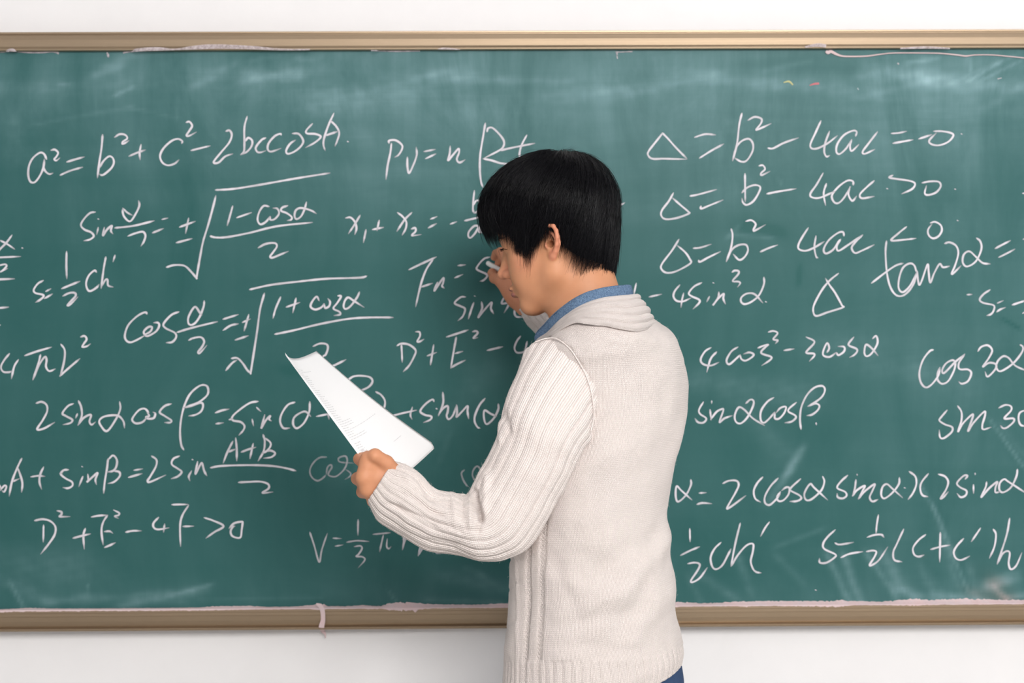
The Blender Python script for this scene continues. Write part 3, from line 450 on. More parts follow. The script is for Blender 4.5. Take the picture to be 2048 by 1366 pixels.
def chain(p, pts, k=0.0):
    d = None
    for (a, b) in zip(pts[:-1], pts[1:]):
        q = cone(p, a[:3], b[:3], a[3], b[3]); d = q if d is None else (np.minimum(d, q) if k == 0 else smin(d, q, k))
    return d

# ------------------------------------------------------------------ head frame
YH = -0.42
HC = W(1122, 487, YH)                      # mid point between the ears
YAWH, PIT = math.radians(15), math.radians(14)
f0 = np.array([-math.cos(YAWH), math.sin(YAWH), 0.0])
HF = f0*math.cos(PIT)-np.array([0, 0, 1.0])*math.sin(PIT)
HU = f0*math.sin(PIT)+np.array([0, 0, 1.0])*math.cos(PIT)
HL = np.cross(HU, HF)                       # the person's left, towards the camera
HM = np.stack([HL, HF, HU])                 # rows: local axes in world
def to_head(p): return (p-HC)@HM.T
def from_head(q): return np.asarray(q)@HM+HC
NB = W(1190, 650, -0.445)                   # base of the neck
NBL = to_head(NB[None])[0]
def head_sdf(p):
    q = to_head(p); x = np.abs(q[:, 0]); s = np.stack([x, q[:, 1], q[:, 2]], 1)
    d = ell(s, (0, -.006, .047), (.072, .092, .083))
    d = smin(d, ell(s, (0, .046, .020), (.062, .051, .075)), .03)
    d = smin(d, ell(s, (0, .040, -.040), (.050, .050, .060)), .03)
    d = smin(d, cone(s, (.051, .012, -.050), (.018, .070, -.088), .016, .014), .03)
    d = smin(d, cone(s, (.053, .000, -.010), (.050, .012, -.052), .014, .015), .03)
    d = smin(d, ell(s, (0, .078, -.089), (.024, .016, .017)), .02)
    d = smin(d, ell(s, (.044, .058, -.016), (.020, .020, .020)), .03)
    d = smin(d, ell(s, (.030, .066, -.045), (.018, .020, .022)), .03)
    d = smin(d, cone(s, (0, .0905, .036), (.040, .079, .034), .009, .008), .02)
    d = smax(d, -ell(s, (.031, .108, .013), (.017, .018, .0115)), .014)
    d = smin(d, ell(s, (.031, .0790, .014), (.0165, .0145, .0125)), .006)
    # nose
    d = smin(d, cone(s, (0, .089, .020), (0, .110, -.022), .0068, .0088), .012)
    d = smin(d, ell(s, (0, .1125, -.0250), (.0110, .0100, .0090)), .006)
    d = smin(d, ell(s, (.0120, .1005, -.0285), (.0076, .0105, .0080)), .006)
    d = smax(d, -ell(s, (.0066, .1035, -.0370), (.0034, .0060, .0038)), .003)
    # mouth
    d = smin(d, ell(s, (0, .083, -.056), (.026, .017, .020)), .012)
    d = smin(d, ell(s, (.002, .1000, -.0545), (.0195, .0075, .0056)), .004)
    d = smin(d, ell(s, (0, .0985, -.0650), (.0180, .0080, .0060)), .004)
    d = smax(d, -ell(s, (.006, .1085, -.0596), (.0225, .0080, .0009)), .002)
    d = smax(d, -ell(s, (0, .094, -.0775), (.018, .008, .0045)), .008)
    # ear
    ex = (s-np.array([.074, .003, -.003]))
    c20, s20 = math.cos(.32), math.sin(.32); cb, sb = math.cos(.34), math.sin(.34)
    # ear frame: u backwards, v up, w outwards; slightly flared and tilted back
    u = -ex[:, 1]*cb+ex[:, 0]*sb; w_ = ex[:, 0]*cb+ex[:, 1]*sb; vv = ex[:, 2]
    u, vv = u*math.cos(.16)-vv*math.sin(.16), u*math.sin(.16)+vv*math.cos(.16)
    e = np.stack([u, vv, w_], 1)*1.08
    helix = [(-.006,.006,-.002,.0022),(-.006,.016,.001,.0030),(-.002,.026,.003,.0033),(.006,.0315,.005,.0034),(.015,.029,.007,.0036),(.0205,.020,.008,.0036),(.0210,.008,.008,.0034),(.0175,-.005,.006,.0034),(.011,-.016,.003,.0040),(.004,-.0235,.001,.0050)]
    he = chain(e, helix, .003)
    plate = ell(e, (.007, .005, -.001), (.0155, .0265, .0030))
    lobe = ell(e, (.002, -.0235, .000), (.0070, .0080, .0038))
    anti = chain(e, [(.004,.020,.002,.0022),(.011,.013,.003,.0024),(.013,.002,.003,.0026),(.008,-.009,.002,.0028)], .003)
    trag = ell(e, (-.0065, -.003, .002), (.0035, .0065, .0040))
    ear = smin(he, plate, .004); ear = smin(ear, lobe, .006); ear = smin(ear, anti, .004); ear = smin(ear, trag, .003)
    ear = smax(ear, -ell(e, (.0030, .0010, .0035), (.0088, .0125, .0085)), .003)
    ear = smax(ear, -ell(e, (-.0005, -.002, -.004), (.0055, .0068, .0150)), .002)
    d = smin(d, ear, .005)
    d = smax(d, -ell(e, (-.0005, -.002, -.006), (.0048, .0062, .0160)), .002)
    # neck, running down to the base between the shoulders
    qn = q
    nk = cone(qn, (0, -.019, -.035), NBL, .0550, .0590)
    nk2 = cone(qn, (0, .005, -.070), NBL+np.array([0, .028, 0]), .040, .045)
    d = smin(d, smin(nk, nk2, .03), .018)
    return d
M_skin = NT('skin')
sk = M_skin.noise(60, 4, 0.6); sk2 = M_skin.noise(700, 3)
base = M_skin.mix(sk, (0.53, 0.240, 0.126, 1), (0.59, 0.280, 0.150, 1))
base = M_skin.mix(M_skin.attr('rosy'), base, (0.62, 0.225, 0.150, 1))
base = M_skin.mix(M_skin.attr('lip'), base, (0.30, 0.115, 0.10, 1))
M_skin.set(color=base, rough=0.52, spec=0.35, **{'Subsurface Weight': 0.12, 'Subsurface Scale': 0.012})
M_skin.b.inputs['Subsurface Radius'].default_value = (1.0, 0.35, 0.2)
M_skin.bump(sk2, 0.10, 0.0004)

person = bpy.data.objects.new('person', None); C.objects.link(person)
PX0 = W(1190, 1300, -0.42); person.location = (float(PX0[0]), -0.42, 0)
tag(person, 'young man with black hair in cream knit sweater and blue denim collar, writing on chalkboard', 'person')
bpy.context.view_layer.update()

lo = np.minimum(HC-0.135, NB-0.08); hi = np.maximum(HC+[.14, .14, .15], NB+0.08)
lo[2] = NB[2]-0.045
hv, hq = surface_nets(head_sdf, lo, hi, 0.0017)
# ---------------- hands
def hand_left(p):
    w_ = W
    def P(x, y, Y, r): return (*W(x, y, Y), r)
    wrist = P(800, 975, -.615, .024)
    mcp = [P(735, 931, -.632, .0115), P(729, 955, -.634, .0120), P(736, 978, -.628, .0115), P(751, 998, -.615, .0105)]
    pip = [P(719, 918, -.592, .0098), P(715, 957, -.590, .0102), P(725, 984, -.586, .0098), P(745, 1003, -.582, .0088)]
    mid = [P(733, 912, -.572, .0085), P(727, 948, -.566, .0088), P(736, 974, -.563, .0085), P(754, 994, -.562, .0078)]
    tip = [P(752, 912, -.574, .0074), P(748, 940, -.566, .0078), P(756, 964, -.563, .0075), P(772, 985, -.562, .0070)]
    palm = cone(p, wrist[:3], P(772, 962, -.612, 0)[:3], .025, .024)
    for m_ in mcp: palm = smin(palm, cone(p, W(785, 965, -.606), m_[:3], .017, m_[3]), .014)
    d = palm
    for m_, a, b, c in zip(mcp, pip, mid, tip):
        fg = chain(p, [m_, a, b, c], .002); d = smin(d, fg, .0095)
    th = chain(p, [P(790, 948, -.612, .014), P(772, 926, -.628, .0120), P(750, 911, -.641, .0105), P(734, 915, -.634, .0088), P(731, 917, -.632, .0080)], .004)
    d = smin(d, th, .007)
    return smin(d, cone(p, wrist[:3], W(850, 1025, -.606), .024, .020), .01)
cL = W(760, 955, -.60)
lv, lq = surface_nets(hand_left, cL-[.075, .07, .07], cL+[.11, .07, .07], 0.0013)
CHK0, CHK1 = W(975, 526, -0.0080), W(1016, 549, -0.066)
def hand_right(p):
    def P(x, y, Y, r): return (*W(x, y, Y), r)
    wrist = P(1036, 592, -.095, .0235)
    d = cone(p, wrist[:3], P(1018, 566, -.09, 0)[:3], .0225, .021)
    mcp = [P(1017, 528, -.082, .0115), P(1030, 536, -.072, .0115), P(1038, 548, -.060, .011), P(1040, 562, -.050, .0105)]
    for m_ in mcp: d = smin(d, cone(p, W(1028, 575, -.088), m_[:3], .018, m_[3]), .014)
    pip = [P(1001, 504, -.058, .0092), P(1008, 515, -.045, .0095), P(1017, 532, -.034, .0092), P(1024, 550, -.028, .0085)]
    mid = [P(992, 507, -.036, .0078), P(998, 528, -.026, .0082), P(1008, 546, -.022, .0082), P(1016, 562, -.020, .0076)]
    tip = [P(988, 515, -.022, .0066), P(993, 540, -.024, .0074), P(1006, 560, -.026, .0076), P(1014, 574, -.026, .0070)]
    for m_, a, b, c in zip(mcp, pip, mid, tip): d = smin(d, chain(p, [m_, a, b, c], .002), .005)
    th = chain(p, [P(1022, 580, -.10, .014), P(1002, 562, -.092, .0118), P(989, 556, -.066, .0100), P(984, 546, -.044, .0080), P(984, 544, -.040, .0074)], .004)
    d = smin(d, th, .007)
    return smin(d, cone(p, wrist[:3], W(1085, 640, -.11), .0235, .026), .01)
cR = W(1018, 560, -.07)
rv, rq = surface_nets(hand_right, cR-[.07, .075, .07], cR+[.09, .07, .08], 0.0013)
# ---------------- trunk under the clothes (coarse)
def trunk(p):
    d = cone(p, W(1190, 760, -.42), W(1180, 1180, -.42), .105, .115)
    d = smin(d, cone(p, NB-[0, 0, .03], W(1190, 760, -.42), .05, .09), .05)
    d = smin(d, chain(p, [(*W(1120, 760, -.50), .045), (*W(1020, 1060, -.565), .034), (*W(850, 1035, -.60), .020)], .01), .03)
    d = smin(d, chain(p, [(*W(1310, 760, -.33), .045), (*W(1215, 790, -.14), .036), (*W(1085, 640, -.11), .026)], .01), .03)
    return d
tv, tq = surface_nets(trunk, W(800, 1240, -.42)-[0, .30, .02], W(1420, 600, -.42)+[0, .42, .02], 0.012)
bv = np.vstack([hv, lv, rv, tv]); bq = np.vstack([hq, lq+len(hv), rq+len(hv)+len(lv), tq+len(hv)+len(lv)+len(rv)])
lip = np.zeros(len(bv)); rosy = np.zeros(len(bv))
q = to_head(hv); ax = np.abs(q[:, 0])
g = lambda z0, wz: np.exp(-((q[:, 2]-z0)/wz)**2)
lip[:len(hv)] = np.clip(np.maximum(g(-.0560, .0042), g(-.0655, .0048))*1.6*(q[:, 1] > .084)*np.clip(1.6-(ax/.019)**4, 0, 1)-.35, 0, 1)
rosy[:len(hv)] = np.clip(np.exp(-((q[:, 1]-.100)/.018)**2-((q[:, 2]+.028)/.014)**2-(ax/.02)**2)*.8+(ax > .0745)*.55+np.exp(-((q[:, 1]-.06)/.022)**2-((q[:, 2]+.02)/.02)**2)*.3, 0, 1)
a0 = len(hv)
kn = np.exp(-(np.min([np.linalg.norm(lv-W(*c), axis=1) for c in ((713,925,-.615),(710,957,-.615),(720,982,-.61))], axis=0)/.014)**2)
rosy[a0:a0+len(lv)] = .10+kn*.35
rosy[a0+len(lv):a0+len(lv)+len(rv)] = .35
child('body', bv, bq, M_skin, person, attrs={'lip': lip, 'rosy': rosy})
# eyes, lashes, brows
def uvs(c, r, n=20, m_=14, mat=None, name='eye', parent=None, sc=(1, 1, 1)):
    v, f = [], []
    for i in range(m_+1):
        th = math.pi*i/m_
        for j in range(n):
            ph = 2*math.pi*j/n; v.append(tuple(np.array(c)+r*np.array([sc[0]*math.sin(th)*math.cos(ph), sc[1]*math.sin(th)*math.sin(ph), sc[2]*math.cos(th)])))
    for i in range(m_):
        for j in range(n): f.append((i*n+j, (i+1)*n+j, (i+1)*n+(j+1) % n, i*n+(j+1) % n))
    return v, f
M_eye = NT('eye'); M_eye.set(color=M_eye.mix(M_eye.attr('iris'), (0.75, 0.74, 0.74, 1), (0.02, 0.012, 0.01, 1)), rough=0.08, spec=0.6)
for sx in (1, -1):
    v, f = uvs((0, 0, 0), .0115); v = np.array(v)
    gz = np.array([-.10*sx+.05, .95, -.22]); gz /= np.linalg.norm(gz)
    ir = ((v/.0115)@gz > .74).astype(float)
    child('eye', from_head(v+[sx*.031, .0812, .0130]), f, M_eye, person, attrs={'iris': ir})
M_hair = NT('black_hair'); hn = M_hair.noise(25, 3)
M_hair.set(color=M_hair.mix(hn, (0.002, 0.002, 0.003, 1), (0.004, 0.004, 0.006, 1)), rough=0.45, spec=0.2)
# upper lids: thin dark lash line, plus eyebrow strokes
LV, LF = [], []
def tube3(P, r, V, Fc, sides=3):
    P = np.asarray(P); n = len(P); b = len(V)
    T = np.gradient(P, axis=0); T /= np.linalg.norm(T, axis=1)[:, None]+1e-12
    up = np.array([0.31, 0.2, 0.93]); A = np.cross(T, up); A /= np.linalg.norm(A, axis=1)[:, None]+1e-12; Bn = np.cross(T, A)
    r = np.broadcast_to(r, (n,))
    for i in range(n):
        for k in range(sides):
            a = 2*math.pi*k/sides; V.append(P[i]+r[i]*(math.cos(a)*A[i]+math.sin(a)*Bn[i]))
    for i in range(n-1):
        for k in range(sides):
            Fc.append((b+i*sides+k, b+i*sides+(k+1) % sides, b+(i+1)*sides+(k+1) % sides, b+(i+1)*sides+k))
for sx in (1, -1):
    for t in np.linspace(0, 1, 26):
        x = .018+.030*t; root = np.array([sx*x, .0980-.017*t**1.6, .0165-.002*(2*t-1)**2*2-.003*t])
        out = np.array([sx*(.1+.7*t), .9-.3*t, -.25]); out /= np.linalg.norm(out); L = .0065+.002*t
        tube3(from_head([root-out*.002, root+out*L*.5, root+out*L+[0, 0, .0015]]), [.0003, .00022, .00006], LV, LF)
    for t in np.linspace(0, 1, 60):
        x = .012+.042*t+rng.normal()*.0006; z = .033+.004*math.sin(math.pi*t*.8)-.006*t+rng.normal()*.0022; y = .1005-.016*t**1.7
        tube3(from_head([(sx*x, y-.001, z), (sx*(x+.003), y+.0010, z+.0008), (sx*(x+.007), y-.0008, z-.0004)]), [.0003, .00028, .00008], LV, LF)
child('eyebrows_and_lashes', LV, LF, M_hair, person, kind='stuff')

# ------------------------------------------------------------------ hair
HCc = np.array([0, .005, .058])
A0 = np.array([0, -.42, .9]); A0 /= np.linalg.norm(A0)          # the whorl
Fp = np.array([0, 1, 0])-A0*A0[1]; Fp /= np.linalg.norm(Fp); Lp = np.array([1.0, 0, 0])
def zlow(az):          # lower hair edge by azimuth about the vertical axis, 0 front, 90 left, 180 back
    az = abs((az+180) % 360-180)
    return np.interp(az, [0, 20, 38, 46, 51, 56, 63, 74, 79, 83, 92, 100, 107, 113, 121, 132, 150, 180], [.046, .044, .037, .028, .000, -.010, -.018, -.016, -.002, .010, .010, .006, -.022, -.034, -.046, -.054, -.080, -.112])
def R_out(d):
    """outer radius of the hair mass along unit directions d (head frame, from HCc)"""
    d = np.atleast_2d(d); up = d[:, 2] >= 0
    k = np.clip(-d[:, 2], 0, 1)
    rz = np.where(up, .104, .200)
    rx = .089-.006*k; ry = np.where(d[:, 1] > 0, .126-.014*k, .121-.019*k)
    n = 2.15
    return (np.abs(d[:, 0]/rx)**n+np.abs(d[:, 1]/ry)**n+np.abs(d[:, 2]/rz)**n)**(-1/n)
NPHI = 180
amax = np.zeros(NPHI)
def hdir(phi, al): return np.cos(al)*A0+np.sin(al)*(math.cos(phi)*Fp+math.sin(phi)*Lp)
for k in range(NPHI):
    phi = 2*math.pi*k/NPHI
    for al in np.arange(.5, 3.0, .01):
        d_ = hdir(phi, al); P = HCc+d_*R_out(d_)[0]
        az = math.degrees(math.atan2(P[0], P[1]-HCc[1]))
        if P[2] < zlow(az): break
    amax[k] = al
amax = np.convolve(np.r_[amax[-2:], amax, amax[:2]], np.ones(5)/5, 'valid')
def amx(phi): return np.interp((phi/(2*math.pi)*NPHI) % NPHI, np.arange(NPHI+1), np.r_[amax, amax[0]])
def hair_point(phi, s, depth):
    al = s*amx(phi); d_ = hdir(phi, al); r = R_out(d_)[0]
    dent = .008*math.exp(-(s/.09)**2)                           # small hollow at the whorl
    return HCc+d_*(r-depth-dent)
NS = 60
V, Fc = [], []
for k in range(NPHI):
    for i in range(NS+1):
        s = (i+.15)/NS*0.95; V.append(hair_point(2*math.pi*k/NPHI, s, .0055+.004*(i/NS)**3))
for k in range(NPHI):
    for i in range(NS):
        a = k*(NS+1)+i; b = ((k+1) % NPHI)*(NS+1)+i; Fc.append((a, a+1, b+1, b))
nV = len(V)   # inner shell closes the mass
for k in range(NPHI):
    for i in (NS, NS-12): V.append(hair_point(2*math.pi*k/NPHI, i/NS, .020))
for k in range(NPHI):
    k2 = (k+1) % NPHI
    Fc.append((k*(NS+1)+NS, nV+2*k, nV+2*k2, k2*(NS+1)+NS)); Fc.append((nV+2*k, nV+2*k+1, nV+2*k2+1, nV+2*k2))
hair = child('hair', from_head(np.array(V)), Fc, M_hair, person)
M_str = NT('hair_strands'); hn = M_str.noise(40, 3)
M_str.set(color=M_str.mix(hn, (0.002, 0.002, 0.003, 1), (0.006, 0.006, 0.008, 1)), rough=0.30, spec=0.17)
NSTR = 19000
SV, SF = [], []
r_ = np.random.default_rng(3)
clump = r_.uniform(0, 2*math.pi, 420); cl_off = r_.normal(0, 1, (420, 4))
for n in range(NSTR):
    c = r_.integers(420); phi0 = clump[c]+r_.normal()*.045
    s0 = r_.beta(1.2, 1.5)*.85 if n % 3 else r_.uniform(.0, .5)
    L = r_.uniform(.22, .55)+.1*cl_off[c, 0]*.3; L = max(L, .15)
    azf = math.cos(phi0)
    over = r_.normal(-.008, .042)+.022*cl_off[c, 1]
    s1 = min(s0+L, 1.0+over) if r_.random() < .55 else 1.0+over
    if s1 < s0+.06: s0 = s1-.12
    k = 9; dep0 = r_.uniform(.0, .005)+.0018*cl_off[c, 2]; lift = r_.normal(0, .0010)+.0008*cl_off[c, 3]
    wave = r_.uniform(0, 6.28); pts = []; stray = abs(r_.normal(0, .0045)) if r_.random() < .16 else .0006*abs(cl_off[c, 0])
    swirl = .50*r_.normal(1, .15)
    for j in range(k):
        t = j/(k-1); s = s0+(s1-s0)*t
        phi = phi0+swirl*(1-s)**2+.030*math.sin(wave+3*t)+.07*cl_off[c, 0]*t*t+.05*cl_off[c, 3]*math.sin(3.2*t+cl_off[c, 1])+ .10*t*(1 if math.sin(phi0) > 0 else -1)*max(azf, 0)*.6
        dep = dep0*(1-.3*t)-lift*math.sin(math.pi*t)+.0035*max(0, s-.82)/.18-(stray*t**3)
        pts.append(hair_point(phi, s, dep))
    pts = from_head(np.array(pts))
    if s1 > .93:       # hanging ends fall with gravity
        pts[-1] += [0, 0, -.002]
    wd = r_.uniform(.00022, .00042)
    tube3(pts, wd*np.array([.6, 1, 1, 1, 1, .95, .8, .55, .15]), SV, SF)
for n in range(260):   # flyaways around whorl and crown
    phi0 = r_.uniform(0, 6.28); s0 = r_.uniform(.0, .35); k = 8; pts = []
    hgt = r_.uniform(.003, .012); turn = r_.normal(0, .5); L = r_.uniform(.15, .4)
    for j in range(k):
        t = j/(k-1); pts.append(hair_point(phi0+turn*t*t, s0+L*t, .004-hgt*math.sin(math.pi*min(t*.8, 1))))
    tube3(from_head(np.array(pts)), .00016*np.array([1, 1, 1, 1, .9, .8, .6, .3]), SV, SF)
for n in range(60):    # upright tuft at the whorl
    a = r_.uniform(0, 6.28); pts = []; base_ = hair_point(a, .03, .004); dr = A0*r_.uniform(.6, 1)+np.array([r_.normal()*.6, r_.normal()*.6, 0])
    for j in range(6):
        t = j/5; pts.append(base_+dr*t*.016+np.array([0, -.006, -.002])*t*t*r_.normal(1, .5))
    tube3(from_head(np.array(pts)), .00018*np.array([1, 1, .9, .8, .5, .2]), SV, SF)
local(link('hair_strands', np.array(SV), np.array(SF), M_str, person, kind='stuff'))
# ------------------------------------------------------------------ clothes
def knit_material(name, c1, c2, bump=0.75):
    M = NT(name)
    sep = M.node('ShaderNodeSeparateXYZ'); at = M.node('ShaderNodeAttribute', attribute_name='knit'); M.l.new(at.outputs['Vector'], sep.inputs[0])
    wob = M.noise(30, 2)
    U = M.math('ADD', sep.outputs[0], M.math('MULTIPLY', wob, 0.35)); Vv = M.math('ADD', sep.outputs[1], M.math('MULTIPLY', wob, 0.8))
    fu = M.math('FRACT', U); a = M.math('ABSOLUTE', M.math('MULTIPLY_ADD', fu, 2.0, -1.0))
    leg = M.math('SUBTRACT', 1.0, M.math('POWER', M.math('ABSOLUTE', M.math('MULTIPLY_ADD', a, 2.0, -1.0)), 2.2))
    q = M.math('MULTIPLY_ADD', M.math('COSINE', M.math('MULTIPLY', M.math('ADD', Vv, M.math('MULTIPLY', a, 0.5)), 6.2832)), 0.5, 0.5)
    h = M.math('MULTIPLY', leg, M.math('MULTIPLY_ADD', q, 0.42, 0.58))
    yarn = M.noise(1500, 3, 0.7)
    hh = M.math('MULTIPLY_ADD', yarn, 0.25, h)
    vary = M.noise(14, 4, 0.6)
    col = M.mix(vary, c1, c2)
    hole_shade = M.math('MULTIPLY', M.math('SUBTRACT', 1.0, M.math('POWER', h, 0.6, clamp=True), clamp=True), M.math('MULTIPLY_ADD', vary, 0.9, 0.05), clamp=True)
    col = M.mix(M.math('MULTIPLY', hole_shade, 0.50), col, (0.46, 0.35, 0.30, 1))  # shade inside the stitch holes, painted as darker yarn colour
    M.set(color=col, rough=0.95, spec=0.1, **{'Sheen Weight': 0.25, 'Sheen Roughness': 0.5})
    M.bump(hh, bump, 0.0022)
    return M
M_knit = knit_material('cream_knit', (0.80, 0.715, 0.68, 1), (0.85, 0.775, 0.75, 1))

def grid_normals(P, closed=True):
    du = (np.roll(P, -1, 1)-np.roll(P, 1, 1)) if closed else np.gradient(P, axis=1)
    dv = np.gradient(P, axis=0); n = np.cross(du, dv); return n/(np.linalg.norm(n, axis=2, keepdims=True)+1e-12)
def orient(P, N, c):     # make N point outward from ring centres
    s = np.sign(np.sum((P-c)*N)); return N*(s if s != 0 else 1)
def grid_faces(n, m_, closed=True):
    i = np.arange(n*m_).reshape(n, m_); a = i[:-1]; b = i[1:]
    if closed: a2, b2 = np.roll(a, -1, 1), np.roll(b, -1, 1)
    else: a2, b2, a, b = a[:, 1:], b[:, 1:], a[:, :-1], b[:, :-1]
    return np.stack([a, a2, b2, b], -1).reshape(-1, 4)
def pix(P):
    d = P-CAM; dep = d@_V; return WPX/2+FPX*(d@_R)/dep, HPX/2-FPX*(d@_U)/dep
def rings_from_px(rows, n):
    """rows: xa ya xb yb Yc rd dxn dyn -> dense (A, B, near-vector) per ring"""
    D = []
    for (xa, ya, xb, yb, Y, rd, dx, dy) in rows:
        A, B = W(xa, ya, Y), W(xb, yb, Y); c = (A+B)/2
        nn = W((xa+xb)/2+dx, (ya+yb)/2+dy, Y-rd)-c-(W((xa+xb)/2, (ya+yb)/2, Y-rd)-W((xa+xb)/2, (ya+yb)/2, Y))*[1, 0, 1]
        D.append(np.concatenate([A, B, nn]))
    return catmull(np.array(D), n)
def smooth_noise(shape, cells, seed):
    r = np.random.default_rng(seed); g = r.standard_normal((cells[0]+3, cells[1]))
    v = np.linspace(0, cells[0]-1e-6, shape[0]); u = np.linspace(0, cells[1], shape[1], endpoint=False)
    iv, iu = v.astype(int), u.astype(int); fv, fu = v-iv, u-iu
    fv = fv*fv*(3-2*fv); fu = fu*fu*(3-2*fu)
    G = lambda a, b: g[np.ix_(a, b % cells[1])]
    return (G(iv, iu)*(1-fv)[:, None]*(1-fu)+G(iv+1, iu)*fv[:, None]*(1-fu)+G(iv, iu+1)*(1-fv)[:, None]*fu+G(iv+1, iu+1)*fv[:, None]*fu)

def sleeve(rows, n, m_, nrib, cols, amp, wr, name, parent, seed, px_folds=()):
    R = rings_from_px(rows, n); A, B, Nn = R[:, 0:3], R[:, 3:6], R[:, 6:9]
    th = np.linspace(0, 2*math.pi, m_, endpoint=False)
    c = (A+B)/2; e = (B-A)/2
    P = c[:, None]+e[:, None]*np.cos(th)[None, :, None]+Nn[:, None]*np.sin(th)[None, :, None]
    N = orient(P, grid_normals(P), c[:, None])
    s = np.r_[0, np.cumsum(np.linalg.norm(np.diff(c, axis=0), axis=1))]
    rib = (np.abs(np.cos(th*nrib/2))**0.34)[None, :]
    sub = 0.10*np.abs(np.sin(th*nrib*1.5))[None, :]
    D = amp*(rib+sub-0.6)+wr(s/s[-1], th)*smooth_noise((n, m_), (14, 7), seed)*0.0030+smooth_noise((n, m_), (26, 12), seed+1)*0.0009
    PXs, PYs = pix(P)
    near = (np.sin(th) > -0.1)[None, :]
    for fo in px_folds: D = D+near*seg_g(PXs, PYs, *fo)
    P = P+N*D[..., None]
    # rolled open end, turned inwards
    last = P[-1]; cl = c[-1]; axd = (c[-1]-c[-3]); axd /= np.linalg.norm(axd)
    extra = [last+(cl-last)*0.04+axd*0.0016, last+(cl-last)*0.12+axd*0.0006, last+(cl-last)*0.14-axd*0.02, last+(cl-last)*0.14-axd*0.04]
    P = np.concatenate([P, np.array(extra)], 0); s = np.r_[s, s[-1]+np.array([.001, .003, .02, .04])]
    K = np.stack([np.broadcast_to((th/(2*math.pi)*cols)[None], P.shape[:2]), np.broadcast_to((s/0.0031)[:, None], P.shape[:2]), np.zeros(P.shape[:2])], -1)
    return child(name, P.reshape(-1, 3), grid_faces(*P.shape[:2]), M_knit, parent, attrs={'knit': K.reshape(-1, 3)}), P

LOOP = [(1272,592,-.46,1305,655,-.47),(1245,594,-.505,1272,662,-.545),(1200,599,-.53,1200,652,-.570),(1158,613,-.53,1148,647,-.562),(1122,638,-.51,1108,668,-.535),(1096,664,-.48,1083,684,-.50),(1073,684,-.44,1065,700,-.45),
        (1090,720,-.37,1085,745,-.36),(1150,690,-.33,1150,730,-.30),(1220,640,-.34,1230,690,-.30),(1262,605,-.40,1300,660,-.38)]
def loop_curve(k, t):    # closed Catmull-Rom; t in loop units (0..11); k 0 top, 1 bottom
    K = np.array([W(*p[3*k:3*k+3]) for p in LOOP]); n = len(K); t = np.asarray(t) % n; i = t.astype(int); u = (t-i)[:, None]
    a, b, c, d = K[(i-1) % n], K[i], K[(i+1) % n], K[(i+2) % n]
    return 0.5*((2*b)+(-a+c)*u+(2*a-5*b+4*c-d)*u**2+(-a+3*b-3*c+d)*u**3)

# --- back and front of the sweater
TOR = [(1074,688,1342,660,-.425,.152,.30),(1064,712,1366,692,-.415,.160,.34),(1058,742,1379,735,-.405,.163,.38),(1054,790,1384,785,-.40,.163,.40),(1052,845,1380,842,-.40,.165,.40),(1050,905,1365,900,-.405,.162,.36),
       (1046,960,1351,952,-.41,.158,.32),(1038,1015,1338,1012,-.415,.153,.28),(1030,1060,1342,1052,-.42,.150,.25),(1022,1105,1348,1095,-.42,.150,.22),(1017,1160,1353,1145,-.42,.150,.2),(1013,1220,1353,1198,-.42,.150,.2),
       (1009,1270,1356,1240,-.42,.150,.2),(1009,1320,1364,1278,-.42,.150,.2),(1007,1370,1370,1305,-.42,.150,.2),(1010,1408,1367,1330,-.42,.148,.2)]
MT, NTR = 720, 330
th = -np.linspace(0, 2*math.pi, MT, endpoint=False)
lp = np.interp(np.degrees(-th), [0, 90, 180, 270, 360], [-.5, 2.0, 6.0, 8.7, 10.5])
rows = [loop_curve(1, lp)*.62+loop_curve(0, lp)*.38]
for (xa, ya, xb, yb, Y, rd, sh) in TOR:
    A, B = W(xa, ya, Y), W(xb, yb, Y); c = (A+B)/2; e = (B-A)/2
    rows.append(c+e*np.cos(th)[:, None]+np.array([0, rd, 0])*(np.cos(th)*sh+np.sin(th)*math.sqrt(1-sh*sh))[:, None])
rows = np.array(rows); k = len(rows)
P = catmull(rows.reshape(k, -1), NTR).reshape(NTR, MT, 3)
cen = P.mean(1, keepdims=True)
N = orient(P, grid_normals(P), cen)
PXs, PYs = pix(P); near = (np.sin(th) < 0.25)[None, :].astype(float)
D = smooth_noise((NTR, MT), (14, 16), 11)*0.0022+smooth_noise((NTR, MT), (30, 40), 12)*0.0007
FOLDS = [(1330,1130,1250,1245,22,-.009),(1300,1130,1345,1060,14,.005),(1210,1130,1290,1090,26,-.005),(1120,1160,1230,1190,22,.005),(1150,1245,1240,1230,16,-.005),(1250,1180,1180,1215,14,.004),(1330,1200,1270,1270,18,.006),
         (1110,1130,1150,1215,15,-.004),(1180,1000,1260,960,30,-.004),(1150,905,1200,850,12,-.006),(1175,930,1235,905,16,.004),(1190,900,1215,800,12,.004),(1120,1290,1260,1300,14,-.003),(1338,1010,1310,1090,12,-.004),(1330,1100,1310,1180,14,.004),
         (1300,660,1330,700,14,-.003),(1160,700,1240,690,20,.004),(1060,1160,1045,1300,10,-.003)]
for fo in FOLDS: D = D+near*seg_g(PXs, PYs, *fo)*.62
# vertical bands of the side panel: purl channels with a zigzag
for bx, wd in ((1080, 6.5), (1052, 5.0)):
    x_at = bx+(PYs-1240)*-0.045
    D = D-near*0.0030*np.exp(-((PXs-x_at)/wd)**4)*(PYs > 880)*(1-0.45*np.sin(PYs*0.75+np.abs(PXs-x_at)*0.9))
D = D+near*0.0016*np.exp(-((PXs-1034)/3)**2)*(PYs > 1100)
for (x0, y0, x1, y1) in ((1012,1185,1036,1162),(1008,1262,1030,1238),(1022,1120,1034,1104)): D = D-near*seg_g(PXs, PYs, x0, y0, x1, y1, 2.6, .0016)
